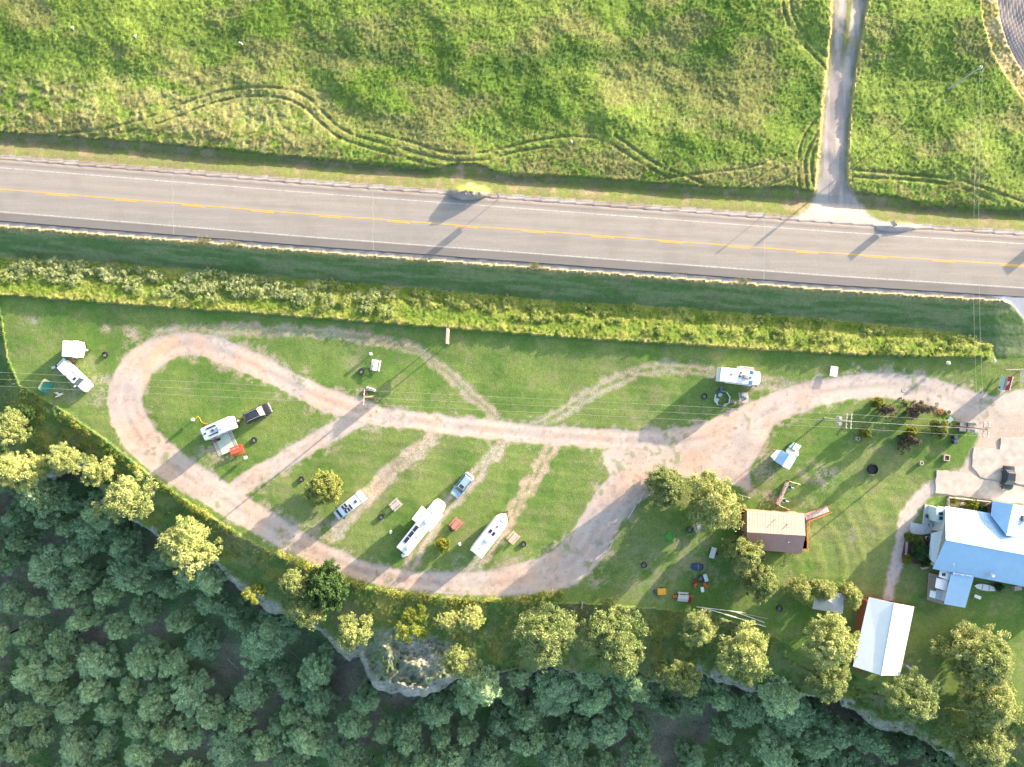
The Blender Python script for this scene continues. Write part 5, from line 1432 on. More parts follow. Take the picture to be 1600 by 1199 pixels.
b = MB(); b.rbox(.15, .4, -.35, .0, 0, .16, .03, .02); b.build('box', M_WHITEM, t)
b = MB(); b.cyl(-.2, -.42, 0, .12, .12, 12); b.build('pan', M_DGREY, t)

# ---- camp clutter left
t = thing('folding_table', 'small pale blue folding table behind the pickup tailgate', 'table', G(86.5, 575), .4)
b = MB(); b.rbox(-.32, .32, -.22, .22, .5, .54, .03, .02); b.build('top', M_PALE, t)
for sx in (-1, 1): b = MB(); b.tube([(sx * .25, 0, 0), (sx * .25, 0, .5)], .02, 5); b.build('leg', M_BLACK, t)
chair(93, 571, 2.4, 'dark camp chair between the box trailer and the pickup tailgate', M_DGREY)
t = thing('firewood_pile', 'orange brown firewood pile between the box trailer and the pickup', 'firewood', G(113.5, 563.5), .2)
for k in range(7):
    b = MB(); y = -.3 + (k % 4) * .19; z = .09 + (k // 4) * .16; b.tube([(-.42, y, z), (.42, y + random.uniform(-.06, .06), z)], .08, 7); b.build('log', mat('split_wood', (.50, .27, .15), .9, var=.3), t)
t = thing('white_dog', 'white dog standing in the shade beside the cream and teal tent', 'dog', G(93.5, 616), hd(9, 3))
def skin_animal(t, m):
    me = bpy.data.meshes.new('body')
    J = [(0, 0, .52, .15), (.3, 0, .55, .17), (-.3, 0, .53, .13), (.48, 0, .68, .10), (.62, 0, .78, .10), (.80, 0, .74, .055), (-.42, 0, .56, .05), (-.62, .05, .70, .03),
         (.32, .11, .35, .06), (.33, .12, .17, .038), (.35, .12, .03, .04), (.32, -.11, .35, .06), (.26, -.12, .17, .038), (.28, -.12, .03, .04),
         (-.28, .11, .36, .08), (-.38, .12, .20, .038), (-.33, .12, .03, .04), (-.28, -.11, .36, .08), (-.42, -.12, .20, .038), (-.36, -.12, .03, .04)]
    E = [(0, 1), (0, 2), (1, 3), (3, 4), (4, 5), (2, 6), (6, 7), (1, 8), (8, 9), (9, 10), (1, 11), (11, 12), (12, 13), (2, 14), (14, 15), (15, 16), (2, 17), (17, 18), (18, 19)]
    me.from_pydata([j[:3] for j in J], E, [])
    o = bpy.data.objects.new('body', me); COL.objects.link(o); o.parent = t
    md = o.modifiers.new('skin', 'SKIN'); me.skin_vertices.new() if not me.skin_vertices else None
    for i, j in enumerate(J): me.skin_vertices[0].data[i].radius = (j[3], j[3])
    me.skin_vertices[0].data[0].use_root = True
    o.modifiers.new('sub', 'SUBSURF').levels = 1; o.modifiers['sub'].render_levels = 2
    me.materials.append(m)
skin_animal(t, mat('white_fur', (.66, .66, .62), .95))
for s in (-1, 1): b = MB(); b.add([(.58, s * .05, .86), (.64, s * .10, .84), (.60, s * .09, .96)], [(0, 1, 2), (2, 1, 0)]); b.build('ear', mat('white_fur', (.66, .66, .62)), t)
t = thing('white_dog', 'second white dog lying against the standing one by the tent', 'dog', G(97, 617.5), hd(-6, 4))
skin_animal(t, mat('white_fur', (.66, .66, .62), .95))

# ---- white board / corner sign table
t = thing('white_board', 'white rectangular board standing on the grass above the entrance road', 'board', G(1301, 581), hd(1, -7))
b = MB(); b.box(-.85, .85, -.62, .62, .46, .51); b.build('face', M_WHITEM, t)
for sx in (-1, 1):
    for sy in (-1, 1): b = MB(); b.tube([(sx * .65, sy * .5, 0), (sx * .65, sy * .5, .46)], .03, 6); b.build('leg', M_GREY, t)
# ------------------------------------------------------------------ buildings
M_WROOF = mat('white_metal_roof', (.70, .76, .78), .42, var=.05, scale=1)
M_SKYROOF = mat('sky_tinted_metal_roof', (.36, .57, .78), .4, var=.05, scale=1)  # sky's blue reflection put into the colour of white metal roofs
M_BROOF = mat('brown_metal_roof', (.40, .235, .205), .5, var=.07, scale=1.2)
M_BROOFD = M_BROOF
M_WALLW = mat('pale_siding', (.55, .58, .58), .8, var=.1)
M_WALLR = mat('red_brown_siding', (.33, .10, .07), .8, var=.15)
M_LOG = mat('log_wall', (.35, .20, .12), .85, var=.2)
M_TRIM = mat('white_trim', (.75, .75, .74), .6)
M_ORTRIM = mat('orange_red_trim', (.60, .17, .09), .65, var=.15)
M_DECK = mat('deck_boards', (.42, .34, .30), .85, var=.3, scale=4)

def P(px, py, z):  # a point of a building seen at px,py, z metres above the camp ground (z = 0)
    return W(px, py, z)
def rel(pts, o): return [p - o for p in pts]

def walls(name, foot, z0, z1s, m, parent, o):
    """vertical walls over a footprint (world xy), top heights per corner"""
    n = len(foot); V = [(p.x - o.x, p.y - o.y, z0 - o.z) for p in foot] + [(p.x - o.x, p.y - o.y, z - o.z) for p, z in zip(foot, z1s)]
    F = [(i, (i + 1) % n, n + (i + 1) % n, n + i) for i in range(n)]
    b = MB(); b.add(V, F); return b.build(name, m, parent)
def opening(name, a, b_, u0, u1, z0, z1, m, parent, o, frame=True):
    """window or door on the wall a->b (world points)"""
    a = Vector((a.x, a.y, 0)); b_ = Vector((b_.x, b_.y, 0)); d_ = (b_ - a); L = d_.length; d_.normalize(); n = Vector((d_.y, -d_.x, 0))
    def q(u, z, k): p = a + d_ * (u * L) + n * k; return (p.x - o.x, p.y - o.y, z - o.z)
    b = MB(); b.add([q(u0, z0, .03), q(u1, z0, .03), q(u1, z1, .03), q(u0, z1, .03), q(u0, z0, -.03), q(u1, z0, -.03), q(u1, z1, -.03), q(u0, z1, -.03)], [(0, 1, 2, 3), (7, 6, 5, 4), (0, 4, 5, 1), (1, 5, 6, 2), (2, 6, 7, 3), (3, 7, 4, 0)])
    w_ = b.build(name, m, parent)
    if frame:
        b = MB(); f = .07 / L
        for (ua, ub, za, zb) in ((u0 - f, u0, z0 - .07, z1 + .07), (u1, u1 + f, z0 - .07, z1 + .07), (u0, u1, z1, z1 + .07), (u0, u1, z0 - .07, z0)):
            b.add([q(ua, za, .05), q(ub, za, .05), q(ub, zb, .05), q(ua, zb, .05)], [(0, 1, 2, 3)])
        b.build('frame', M_TRIM, w_)
def ccw(f):
    A = sum(f[i].x * f[(i + 1) % len(f)].y - f[(i + 1) % len(f)].x * f[i].y for i in range(len(f)))
    return f if A > 0 else f[::-1]

def gable(name, label, cat, A, B, C_, D, R1, R2, ze, zr, mroof, mwall, ribs=.3, inset=.35, z0=0.0, openings=(), th=.08):
    """A,B eave one side; C_,D eave other side; ridge R1 (A/D end) R2 (B/C end)"""
    a, b_, c, d_ = P(*A, ze), P(*B, ze), P(*C_, ze), P(*D, ze); r1, r2 = P(*R1, zr), P(*R2, zr)
    o = (a + b_ + c + d_) / 4; o.z = z0
    t = thing(name, label, cat, o)
    b = MB(); b.slab(rel([a, b_, r2, r1], o), th, 0, ribs); b.build('roof', mroof, t)
    b = MB(); b.slab(rel([d_, c, r2, r1], o), th, 0, ribs); b.build('roof', mroof, t)
    dr = (r2 - r1).normalized()
    b = MB(); h = Vector((0, 0, .03)); b.tube([r1 - o + h - dr * .02, r2 - o + h + dr * .02], .09, 6); b.build('ridge_cap', mroof, t)
    ctr = (a + b_ + c + d_) / 4
    def ins(p, k=inset): v = Vector((ctr.x - p.x, ctr.y - p.y, 0)); return p + v.normalized() * k * 1.3
    fa, fb, fc, fd, f1, f2 = ins(a), ins(b_), ins(c), ins(d_), ins(r1, inset * .7), ins(r2, inset * .7)
    foot = [fa, fb, f2, fc, fd, f1]; hs = [ze - th, ze - th, zr - th - .06, ze - th, ze - th, zr - th - .06]
    A_ = sum(foot[i].x * foot[(i + 1) % 6].y - foot[(i + 1) % 6].x * foot[i].y for i in range(6))
    if A_ < 0: foot = foot[::-1]; hs = hs[::-1]
    walls('wall', foot, z0 - .6, hs, mwall, t, o)
    for (i, u0, u1, za, zb, nm, m) in openings:
        opening(nm, foot[i], foot[(i + 1) % 6], u0, u1, z0 + za, z0 + zb, m, t, o)
    return t, o

# brown roofed cabin
t, o = gable('cabin', 'cabin with a ribbed brown metal roof between the pines and the lower lawn', 'cabin', (1167.5, 798), (1257, 803), (1252, 866), (1165, 858), (1167.5, 832), (1258.5, 837.5), 3.0, 4.6, M_BROOF, M_LOG, ribs=.42,
      openings=((0, .15, .35, .9, 1.9, 'window', M_GLASS), (0, .6, .8, .9, 1.9, 'window', M_GLASS), (3, .2, .4, .9, 1.9, 'window', M_GLASS), (3, .6, .8, .9, 1.9, 'window', M_GLASS), (1, .2, .7, .1, 2.1, 'door', M_ORTRIM)))
for x, y in ((1212, 813.5), (1231, 820), (1230.5, 847)):
    p = P(x, y, 4.1) - o; b = MB(); b.cyl(p.x, p.y, p.z - .5, p.z + .45, .07, 10); b.cyl(p.x, p.y, p.z + .45, p.z + .5, .10, 10); b.build('vent_pipe', M_GREY, t)
def rail(px_pts, z0, label, name='railing', m=M_ORTRIM, parent=None, o=Vector(), zh=1.0, post=1.4):
    b = MB(); pts = [P(x, y, z0) - o for x, y in px_pts]
    for i in range(len(pts) - 1):
        a, c = pts[i], pts[i + 1]
        for h in (zh, zh * .5): b.tube([a + Vector((0, 0, h)), c + Vector((0, 0, h))], .035, 5)
        k = max(int((c - a).length / post), 1)
        for j in range(k + 1): q = a.lerp(c, j / k); b.tube([q, q + Vector((0, 0, zh))], .05, 5)
    return b.build(name, m, parent)
b = MB(); b.add([tuple(P(x, y, .55) - o) for x, y in ((1153.5, 797.5), (1168, 799.5), (1167, 846), (1159, 846))], [(3, 2, 1, 0), (0, 1, 2, 3)]); b.build('porch_deck', M_DECK, t)
rail([(1153, 798), (1166, 799)], .55, '', m=M_ORTRIM, parent=t, o=o); rail([(1153.5, 798), (1158, 822), (1158.5, 846)], .55, '', m=M_WALLR, parent=t, o=o)
for y in (822, 827, 832, 837): b = MB(); b.tube([P(1159, y, 1.0) - o, P(1166, y + .5, 1.0) - o], .06, 5); b.build('porch_beam', M_WALLR, t)
b = MB(); b.add([tuple(P(x, y, .5) - o) for x, y in ((1256.5, 803), (1259.5, 815), (1261, 858), (1254.5, 858))], [(3, 2, 1, 0), (0, 1, 2, 3)]); b.build('side_deck', M_DECK, t)
rail([(1260.5, 815), (1259, 860), (1254, 859)], .5, '', m=M_ORTRIM, parent=t, o=o)
b = MB(); b.add([tuple(P(x, y, z) - o) for x, y, z in ((1257.5, 803.5, .5), (1259.5, 814, .5), (1296, 800, .12), (1291.5, 791.5, .12))], [(3, 2, 1, 0), (0, 1, 2, 3)]); b.build('ramp', mat('stained_ramp_boards', (.50, .44, .42), .85, var=.45, scale=3), t)
rail([(1257.5, 803), (1293, 790.5)], .3, '', m=M_ORTRIM, parent=t, o=o, zh=.8); rail([(1260, 815), (1296.5, 800.5)], .3, '', m=M_ORTRIM, parent=t, o=o, zh=.8)

# white pavilion
t, o = gable('pavilion', 'large pavilion with a bright white gable roof and red posts', 'pavilion', (1357.5, 934), (1332.5, 1042), (1406, 1056.5), (1428.5, 949), (1397, 943), (1376.5, 1056), 3.3, 4.15, M_WROOF, M_WALLR, ribs=0, inset=.9)
b = MB(); b.add([tuple(P(x, y, .35) - o) for x, y in ((1355, 932), (1426, 947), (1403, 1053), (1330, 1040))], [(0, 1, 2, 3), (3, 2, 1, 0)]); b.build('deck', M_REDW, t)
rail([(1353, 932), (1329, 1040)], .35, '', m=M_RED, parent=t, o=o); rail([(1352, 931), (1385, 938)], .35, '', m=M_RED, parent=t, o=o); rail([(1393, 940), (1426, 947)], .35, '', m=M_RED, parent=t, o=o)
for k in range(5):
    x, y = 1354 - 24 * k / 4, 936 + 104 * k / 4; p = P(x + 3, y, 0) - o; b = MB(); b.box(p.x - .08, p.x + .08, p.y - .08, p.y + .08, .3, 3.2); b.build('post', M_RED, t)

# grey canopy
zc0, zc1 = 2.4, 3.1
cs_ = [P(x, y, zc0) for x, y in ((1275, 924), (1320, 928), (1317, 959.5), (1269, 952))]; o = sum(cs_, Vector()) / 4; o.z = 0; ap = P(1297, 941, zc1)
t = thing('canopy', 'grey pop up canopy half hidden under two small pines', 'canopy', o)
b = MB(); b.add([tuple(p - o) for p in cs_] + [tuple(ap - o)], [(1, 0, 4), (2, 1, 4), (3, 2, 4), (0, 3, 4)]); b.build('roof', mat('grey_canvas', (.45, .47, .52), .8), t)
for p in cs_: q = (p - o) * .97; b = MB(); b.tube([(q.x, q.y, 0), (q.x, q.y, zc0 - .02)], .035, 6); b.build('leg', M_GREY, t)
# little kiosk group
def small_gable(label, cat, e1, e2, e3, e4, r1, r2, ze, zr, mr, name='shed', ribs=.25): return gable(name, label, cat, e1, e2, e3, e4, r1, r2, ze, zr, mr, M_WALLW, ribs=ribs, inset=.25, openings=((0, .3, .7, .1, 1.7, 'door', M_TRIM),))
small_gable('small shed with a ribbed gable roof tinted sky blue on the upper lawn', 'shed', (1211, 720.5), (1220, 704), (1244.5, 716), (1233.5, 734.5), (1222, 728.5), (1233.5, 711), 2.2, 2.8, M_SKYROOF)
b = MB(); pts = [P(1204, 714, 1.9), P(1214, 703.5, 1.9), P(1220, 704.5, 2.0), P(1210, 720.5, 2.0)]; oo = sum(pts, Vector()) / 4; oo.z = 0
t = thing('lean_to', 'pale lean to roof on the left side of the small shed', 'lean-to', oo)
b.slab(rel(pts, oo), .06); b.build('roof', M_WHITEM, t)
for p in pts[:2]: q = p - oo; b = MB(); b.tube([(q.x * .9, q.y * .9, 0), (q.x * .9, q.y * .9, 1.85)], .04, 5); b.build('post', M_WOODG, t)
t = thing('propane_tank', 'rounded white tank between the small shed and the green sided box', 'tank', G(1235, 707), hd(12, 6))
n = 16; R = lambda x, r: [(x, r * math.cos(2 * math.pi * i / n), .75 + r * math.sin(2 * math.pi * i / n)) for i in range(n)]
b = MB(); b.loft([R(-1.05, .1), R(-.98, .4), R(-.75, .62), R(-.5, .68), R(.5, .68), R(.75, .62), R(.98, .4), R(1.05, .1)]); b.build('vessel', M_WHITEM, t, True)
b = MB(); b.cyl(0, 0, 1.4, 1.55, .14, 12); b.build('valve_dome', M_WHITEM, t)
for x in (-.5, .5): b = MB(); b.box(x - .1, x + .1, -.5, .5, 0, .25); b.build('foot', M_CONC, t)
t, o = gable('storage_box', 'small box with a dark green and white gable roof beside the white tank', 'shed', (1232, 699), (1240.5, 691.5), (1252, 697.5), (1246, 706), (1236.5, 701.5), (1243, 692.5), 1.5, 1.95, M_WHITEM, mat('green_siding', (.02, .16, .10), .7), ribs=0, inset=.12)
t.children[1 if False else 0].data.materials[0] = mat('green_roof_sheet', (.02, .20, .14), .5)

# L shaped wooden fence with two tubs
def woodfence(label, pts, m=M_WOODP, zh=1.1, cat='fence', name='wooden_fence'):
    P0 = [G(x, y) for x, y in pts]; o = P0[0].copy(); t = thing(name, label, cat, o)
    for i in range(len(P0) - 1):
        a, c = P0[i] - o, P0[i + 1] - o
        b = MB()
        for h in (.25, .55, .85, zh): b.tube([a + Vector((0, 0, h)), c + Vector((0, 0, h))], .05, 4)
        b.build('rails', m, t)
        k = max(int((c - a).length / 1.6), 1)
        for j in range(k + 1):
            q = a.lerp(c, j / k); b = MB(); b.box(q.x - .06, q.x + .06, q.y - .06, q.y + .06, 0, zh + .05); b.build('post', m, t)
    return t
woodfence('brown wooden fence bent round two blue tubs above the brown roof cabin', [(1246, 756.5), (1229, 751.5), (1213.5, 789), (1230, 796)])
woodfence('second rail line just behind the brown wooden fence', [(1227, 753), (1211.5, 787.5)])
for x, y, lb in ((1231, 761, 'blue grey water tub at the upper end of the brown fence'), (1222.5, 782, 'blue grey water tub at the lower end of the brown fence')):
    t = thing('water_tub', lb, 'tub', G(x, y)); b = MB(); b.ring(0, 0, 0, .75, .36, .31, 22); b.build('rim', mat('slate_blue_plastic', (.28, .42, .46), .5), t); b = MB(); b.cyl(0, 0, .45, .6, .32, 18); b.build('water', mat('dark_teal_water', (.04, .12, .13), .1), t)
    b = MB(); b.tube([(.3, -.05, .75), (.75, -.15, .8)], .06, 6); b.build('spout', M_WHITEM, t)

# ---- the house
HO = P(1540, 850, 0); HO.z = 0
t = thing('house', 'large house with a metal roof tinted sky blue at the right edge', 'house', HO)
def hroof(pts, th=.10, ribs=.30, nm='roof', m=M_SKYROOF):
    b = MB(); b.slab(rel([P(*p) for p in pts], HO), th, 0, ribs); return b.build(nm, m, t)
ZE, ZR = 3.0, 5.2
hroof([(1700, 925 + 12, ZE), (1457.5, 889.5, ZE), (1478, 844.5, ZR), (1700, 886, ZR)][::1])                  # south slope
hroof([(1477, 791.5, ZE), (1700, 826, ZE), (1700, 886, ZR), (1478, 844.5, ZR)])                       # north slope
b = MB(); b.tube([P(1478, 844.5, ZR + .04) - HO, P(1700, 886, ZR + .04) - HO], .10, 6); b.build('ridge_cap', M_SKYROOF, t)
# cross wing on the north side
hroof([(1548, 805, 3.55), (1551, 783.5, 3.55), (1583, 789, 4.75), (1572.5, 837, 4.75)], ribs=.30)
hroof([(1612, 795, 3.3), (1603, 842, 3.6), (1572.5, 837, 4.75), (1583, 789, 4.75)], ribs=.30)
b = MB(); b.add([tuple(P(x, y, z) - HO) for x, y, z in ((1551, 784, 3.45), (1612, 795, 3.2), (1583, 789, 4.65), (1551, 784, -.3), (1612, 795, -.3))], [(3, 4, 1, 2, 0), (0, 2, 1, 4, 3)]); b.build('gable_wall', M_WALLW, t)
b = MB(); b.add([tuple(P(x, y, z) - HO) for x, y, z in ((1551, 784, 3.45), (1549, 806, 3.45), (1551, 784, -.3), (1549, 806, -.3))], [(0, 1, 3, 2), (2, 3, 1, 0)]); b.build('wing_wall', M_WALLW, t)
# walls
ft = [P(1462, 886, 0), P(1700, 925, 0), P(1700, 832, 0), P(1480, 796, 0)]
ft = [Vector((p.x, p.y, 0)) for p in (P(1462, 886, 3), P(1700, 930, 3), P(1700, 832, 3), P(1481, 796, 3))]
walls('wall', ft, -.5, [2.9] * 4, M_WALLW, t, HO)
for u in (.12, .3, .45): opening('window', ft[0], ft[1], u, u + .05, 1.0, 2.1, M_GLASS, t, HO)
for u in (.70, .85): opening('window', ft[2], ft[3], u, u + .05, 1.0, 2.1, M_GLASS, t, HO)
opening('door', ft[3], ft[0], .45, .62, 0.1, 2.1, mat('brown_door', (.22, .10, .07), .7), t, HO)
b = MB(); b.add([tuple(Vector((p.x, p.y, z)) - HO) for p, z in ((ft[3], 2.9), (ft[0], 2.9), (P(1481, 845, 4.8), 4.75))], [(0, 1, 2), (2, 1, 0)]); b.build('gable_wall', M_WALLW, t)
# west porch roof and flat box
M_PORCH = mat('pale_aqua_porch_roof', (.62, .70, .70), .6, var=.12)
hroof([(1451, 873, 2.3), (1455, 834, 2.3), (1477, 828, 2.95), (1462, 882, 2.9)], ribs=0, nm='porch_roof', m=M_PORCH)
b = MB(); pp = [P(x, y, 2.5) - HO for x, y in ((1463.5, 794), (1476.5, 797), (1476, 819), (1462, 816))]
b.prism([(p.x, p.y) for p in pp], 0, 2.5); lt = b.build('side_annex', M_PALE, t)
b = MB()
for k in range(2): q = P(1470.5, 803.5 + 7 * k, 2.56) - HO; b.box(q.x - .3, q.x + .3, q.y - .28, q.y + .28, 2.5, 2.56)
b.build('skylight', M_GLASS, lt)
b = MB(); q = [P(x, y, 2.2) - HO for x, y in ((1456, 829), (1469, 831), (1469, 838), (1458, 834))]; b.prism([(p.x, p.y) for p in q][::-1], 2.05, 2.2); b.build('porch_shelf', mat('brown_board', (.20, .09, .06), .8), t)
# south wing
b = MB(); b.slab(rel([P(1486.5, 897, 3.0), P(1475, 944.5, 2.6), P(1508, 950.5, 2.6), P(1521.5, 902, 3.0)], HO), .08, 0, 0); sw = b.build('wing_roof', M_SKYROOF, t)
b = MB(); b.slab(rel([P(1475, 944.5, 2.61), P(1508, 950.5, 2.61), P(1521.5, 902, 3.01), P(1486.5, 897, 3.01)], HO), .02, 0, .3); b.build('ribs', M_SKYROOF, sw)
fs = [Vector((p.x, p.y, 0)) for p in (P(1478, 942, 2.5), P(1506, 947, 2.5), P(1519, 903, 2.5), P(1488, 899, 2.5))]
walls('wing_wall', fs, -.5, [2.48, 2.48, 2.85, 2.85], M_WALLW, t, HO)
opening('window', fs[0], fs[1], .3, .7, 1, 2, M_GLASS, t, HO)
M_TORN = mat('chipped_white_paint', (.72, .76, .78), .7, var=.3, scale=4)
b = MB()
for k in range(9): x = 1490 + k * 3.4 + random.uniform(-.8, .8); y = 896.3 + (x - 1490) * .155; q = P(x, y, 3.2) - HO; b.box(q.x - .17, q.x + .17, q.y - .10 - random.uniform(0, .08), q.y + .08, q.z - .02, q.z + .02)
b.build('flashing', M_TORN, t)
# small roofs left of the south wing
for pts, z, nm in ((((1463.5, 903.5), (1481.5, 908), (1479, 924), (1461, 919)), 2.3, 'awning'), (((1454, 923), (1463, 925), (1461, 936), (1452, 933)), 1.6, 'awning'), (((1463, 922), (1478, 925), (1475, 940), (1461.5, 936)), 1.3, 'awning'), (((1469, 891), (1486, 896), (1482, 907), (1467, 902)), 2.5, 'awning')):
    b = MB(); q = [P(x, y, z) - HO for x, y in pts]; b.prism([(p.x, p.y) for p in q][::-1], z - .06, z); b.build(nm, M_WHITEM if z != 1.3 else M_PALE, t)
b = MB(); q = P(1474.5, 898.5, 2.52) - HO; b.box(q.x - .28, q.x - .02, q.y - .25, q.y + .25, 2.5, 2.55); b.box(q.x + .04, q.x + .3, q.y - .25, q.y + .25, 2.5, 2.55); b.build('skylight', M_GLASS, t)
b = MB(); q = [P(x, y, .3) - HO for x, y in ((1452, 896), (1470, 900), (1474, 946), (1449, 938))]; b.prism([(p.x, p.y) for p in q][::-1], .1, .3); b.build('deck', M_DECK, t)
# roof fittings
p = P(1548.5, 899, 3.4) - HO; b = MB(); b.cyl(p.x, p.y, p.z - .3, p.z + .5, .16, 14); b.cyl(p.x, p.y, p.z + .5, p.z + .62, .26, 14); b.build('flue', M_WHITEM, t)
p = P(1541, 898, 3.4) - HO; b = MB()
for k in range(4): b.tube([(p.x - .5 + .3 * k, p.y - .5, p.z), (p.x - .4 + .3 * k, p.y + .4, p.z + .5)], .03, 4)
b.tube([(p.x - .6, p.y, p.z + .3), (p.x + .6, p.y + .1, p.z + .3)], .03, 4); b.build('antenna', M_GREY, t)
p = P(1489, 882, 3.5) - HO; b = MB(); b.cyl(p.x, p.y, p.z - .4, p.z + .25, .09, 10); b.cyl(p.x, p.y, p.z + .2, p.z + .25, .2, 10); b.build('vent_pipe', M_WHITEM, t)
b = MB(); b.tube([P(1484, 829, 4.2) - HO, P(1488, 825, 5.3) - HO], .035, 5); b.tube([P(1486, 824, 5.2) - HO, P(1499, 828, 5.3) - HO], .025, 4); b.tube([P(1489, 822, 5.2) - HO, P(1488, 829, 5.2) - HO], .025, 4); b.build('tv_aerial', M_BLACK, t)
p = P(1600, 810, 4.0) - HO; b = MB(); b.box(p.x - .35, p.x + .35, p.y - .5, p.y + .4, 3.4, 4.3); b.build('chimney', mat('brown_brick', (.28, .16, .12), .9), t)
# stoop by the garden
b = MB(); q = [P(x, y, .35) - HO for x, y in ((1538, 790), (1551, 786), (1549, 808), (1535, 803))]; b.prism([(p.x, p.y) for p in q][::-1], -.1, .35); b.build('stoop', mat('brown_planks', (.30, .18, .15), .85), t)

# terrace and garden by the house
b = MB(); q = [P(x, y, 0) for x, y in ((1445, 789), (1477, 795), (1477, 830), (1440, 836), (1421, 834), (1423, 817), (1441, 820))]
b.prism([(p.x, p.y) for p in q][::-1], -.4, .16); tag(b.build('terrace', mat('pale_paving', (.55, .57, .58), .85, var=.15)), 'pale paved terrace beside the house', 'pavement', kind='structure')
b = MB(); q = [P(x, y, 0) for x, y in ((1415, 838), (1438, 838), (1452, 842), (1452, 880), (1438, 882), (1411, 880), (1410, 868))]
b.prism([(p.x, p.y) for p in q][::-1], -.4, .14); tag(b.build('flower_bed', mat('dark_mulch', (.10, .055, .055), .95, var=.4, scale=6)), 'dark mulched flower bed between the path and the house', 'ground', kind='structure')
woodfence('low white rail fence along the flower bed', [(1415, 838), (1412, 866)], M_WOODP, .5)
b = MB(); q = [P(x, y, 0) for x, y in ((1479, 777), (1545, 784), (1548, 803), (1478, 792))]
b.prism([(p.x, p.y) for p in q][::-1], -.4, .12); tag(b.build('garden_bed', mat('weedy_soil', (.16, .15, .07), .95, var=.4, scale=3)), 'weedy garden bed in front of the house', 'ground', kind='structure')
woodfence('low fence along the front garden bed of the house', [(1478, 792), (1479, 777), (1544, 784)], M_WOODG, .6)
for (x, y, r_, lb, k) in ((1421, 840, 7, 'yellow green shrub at the top of the flower bed', ('bushy', 1)), (1418, 874, 7, 'yellow green shrub at the bottom of the flower bed', ('bushy', 1)), (1436, 862, 13, 'large dark leafy shrub in the middle of the flower bed', ('dark', 0)), (1445, 874, 9, 'dark shrub against the aqua porch roof', ('dark', 0)),
                       (1437, 846, 7, 'pale leafy shrub near the terrace in the flower bed', ('bushy', 1)), (1489, 783, 5, 'small yellow shrub at the left of the front garden bed', ('bushy', 1)), (1520, 790, 8, 'green shrub in the middle of the front garden bed', ('bushy', 1)), (1533, 796, 8, 'dark shrub at the right of the front garden bed', ('dark', 0)),
                       (1560, 917, 6, 'small shrub under the lower eave of the house', ('dark', 0))):
    tree_px(k, x, y, r_, 2.2 if k[0] == 'bushy' else 6, 1.25 if k[0] == 'bushy' else 3.0, lb, 'shrub', 'shrub', zfrac=.5)
for x, y, a, nm, lb in ((1504, 788, .2, 'garden_rock', 'flat pale rock in the front garden bed'),):
    t = thing(nm, lb, 'rock', G(x, y, .1), a); b = MB(); b.ball((0, 0, 0), .6, .3, .25, n=9, k=4, lo=0); b.build('stone', mat('tan_stone', (.50, .42, .28), .9), t)
t = thing('garden_table', 'grey patio table with a round blue top on the terrace', 'table', G(1451, 812, .16), .1)
b = MB(); b.cyl(0, 0, .7, .74, .42, 18); b.build('top', mat('blue_grey_plastic', (.25, .36, .42), .5), t); b = MB(); b.cyl(0, 0, 0, .7, .05, 8); b.build('pedestal', M_BLACK, t)
for k, (x, y, a, lb) in enumerate(((1446, 806, 1.0, 'dark chair upper left of the round patio table'), (1457, 805, 2.4, 'dark chair upper right of the round patio table'), (1451, 820, -1.5, 'pale chair below the round patio table'))): chair(x, y, a, lb, M_DGREY if k < 2 else M_PALE, .16)
t = thing('grill', 'gas grill on the terrace against the house annex', 'grill', G(1458, 812, .16), 0)
b = MB(); b.rbox(-.4, .4, -.25, .25, .6, .95, .1, .1); b.build('hood', M_GREYP, t); b = MB(); b.box(-.35, .35, -.22, .22, 0, .6); b.build('cart', M_BLACK, t)
t = thing('flower_pot', 'white flower pot at the edge of the flower bed', 'pot', G(1447, 841, .1)); b = MB(); b.cyl(0, 0, 0, .4, .28, 14, .34); b.build('pot', M_WHITEM, t); b = MB(); b.cyl(0, 0, .36, .41, .3, 12); b.build('soil', M_RUST, t)
t = thing('garden_bench', 'pinkish garden bench at the lower left corner of the house', 'bench', G(1443, 887), hd(10, -2))
b = MB(); b.box(-.6, .6, -.2, .2, .4, .45); b.build('seat', M_WOODP, t); b = MB(); b.box(-.6, .6, .2, .26, .45, .85); b.build('backrest', M_WOODP, t)
for s in (-1, 1): b = MB(); b.box(s * .5 - .04, s * .5 + .04, -.2, .2, 0, .4); b.build('leg', M_WOODP, t)
t = thing('canoe', 'long white canoe lying under the lower eave of the house', 'boat', G(1538, 918), hd(34, 6))
R = lambda x, w_, z: [(x, w_, z), (x, w_ * .6, .1 + (z - .35) * .4), (x, 0, .0 + (z - .35) * .5), (x, -w_ * .6, .1 + (z - .35) * .4), (x, -w_, z)]
b = MB(); b.loft([R(-2.0, .06, .5), R(-1.5, .38, .40), R(-.6, .55, .36), R(.6, .5, .36), R(1.4, .34, .42), R(1.9, .06, .52)], 0, True, True); b.build('hull', M_WHITEM, t, True)
b = MB(); b.box(-.7, -.5, -.5, .5, .33, .37); b.box(.5, .7, -.45, .45, .33, .37); b.build('thwart', M_WOODG, t)
t = thing('folding_table', 'small white table on the grass right of the south wing', 'table', G(1524.5, 932), hd(12, 5)); b = MB(); b.rbox(-.6, .6, -.28, .28, .5, .54, .03, .02); b.build('top', M_WHITEM, t)
for sx in (-1, 1): b = MB(); b.tube([(sx * .5, 0, 0), (sx * .5, 0, .5)], .025, 5); b.build('leg', M_GREY, t)
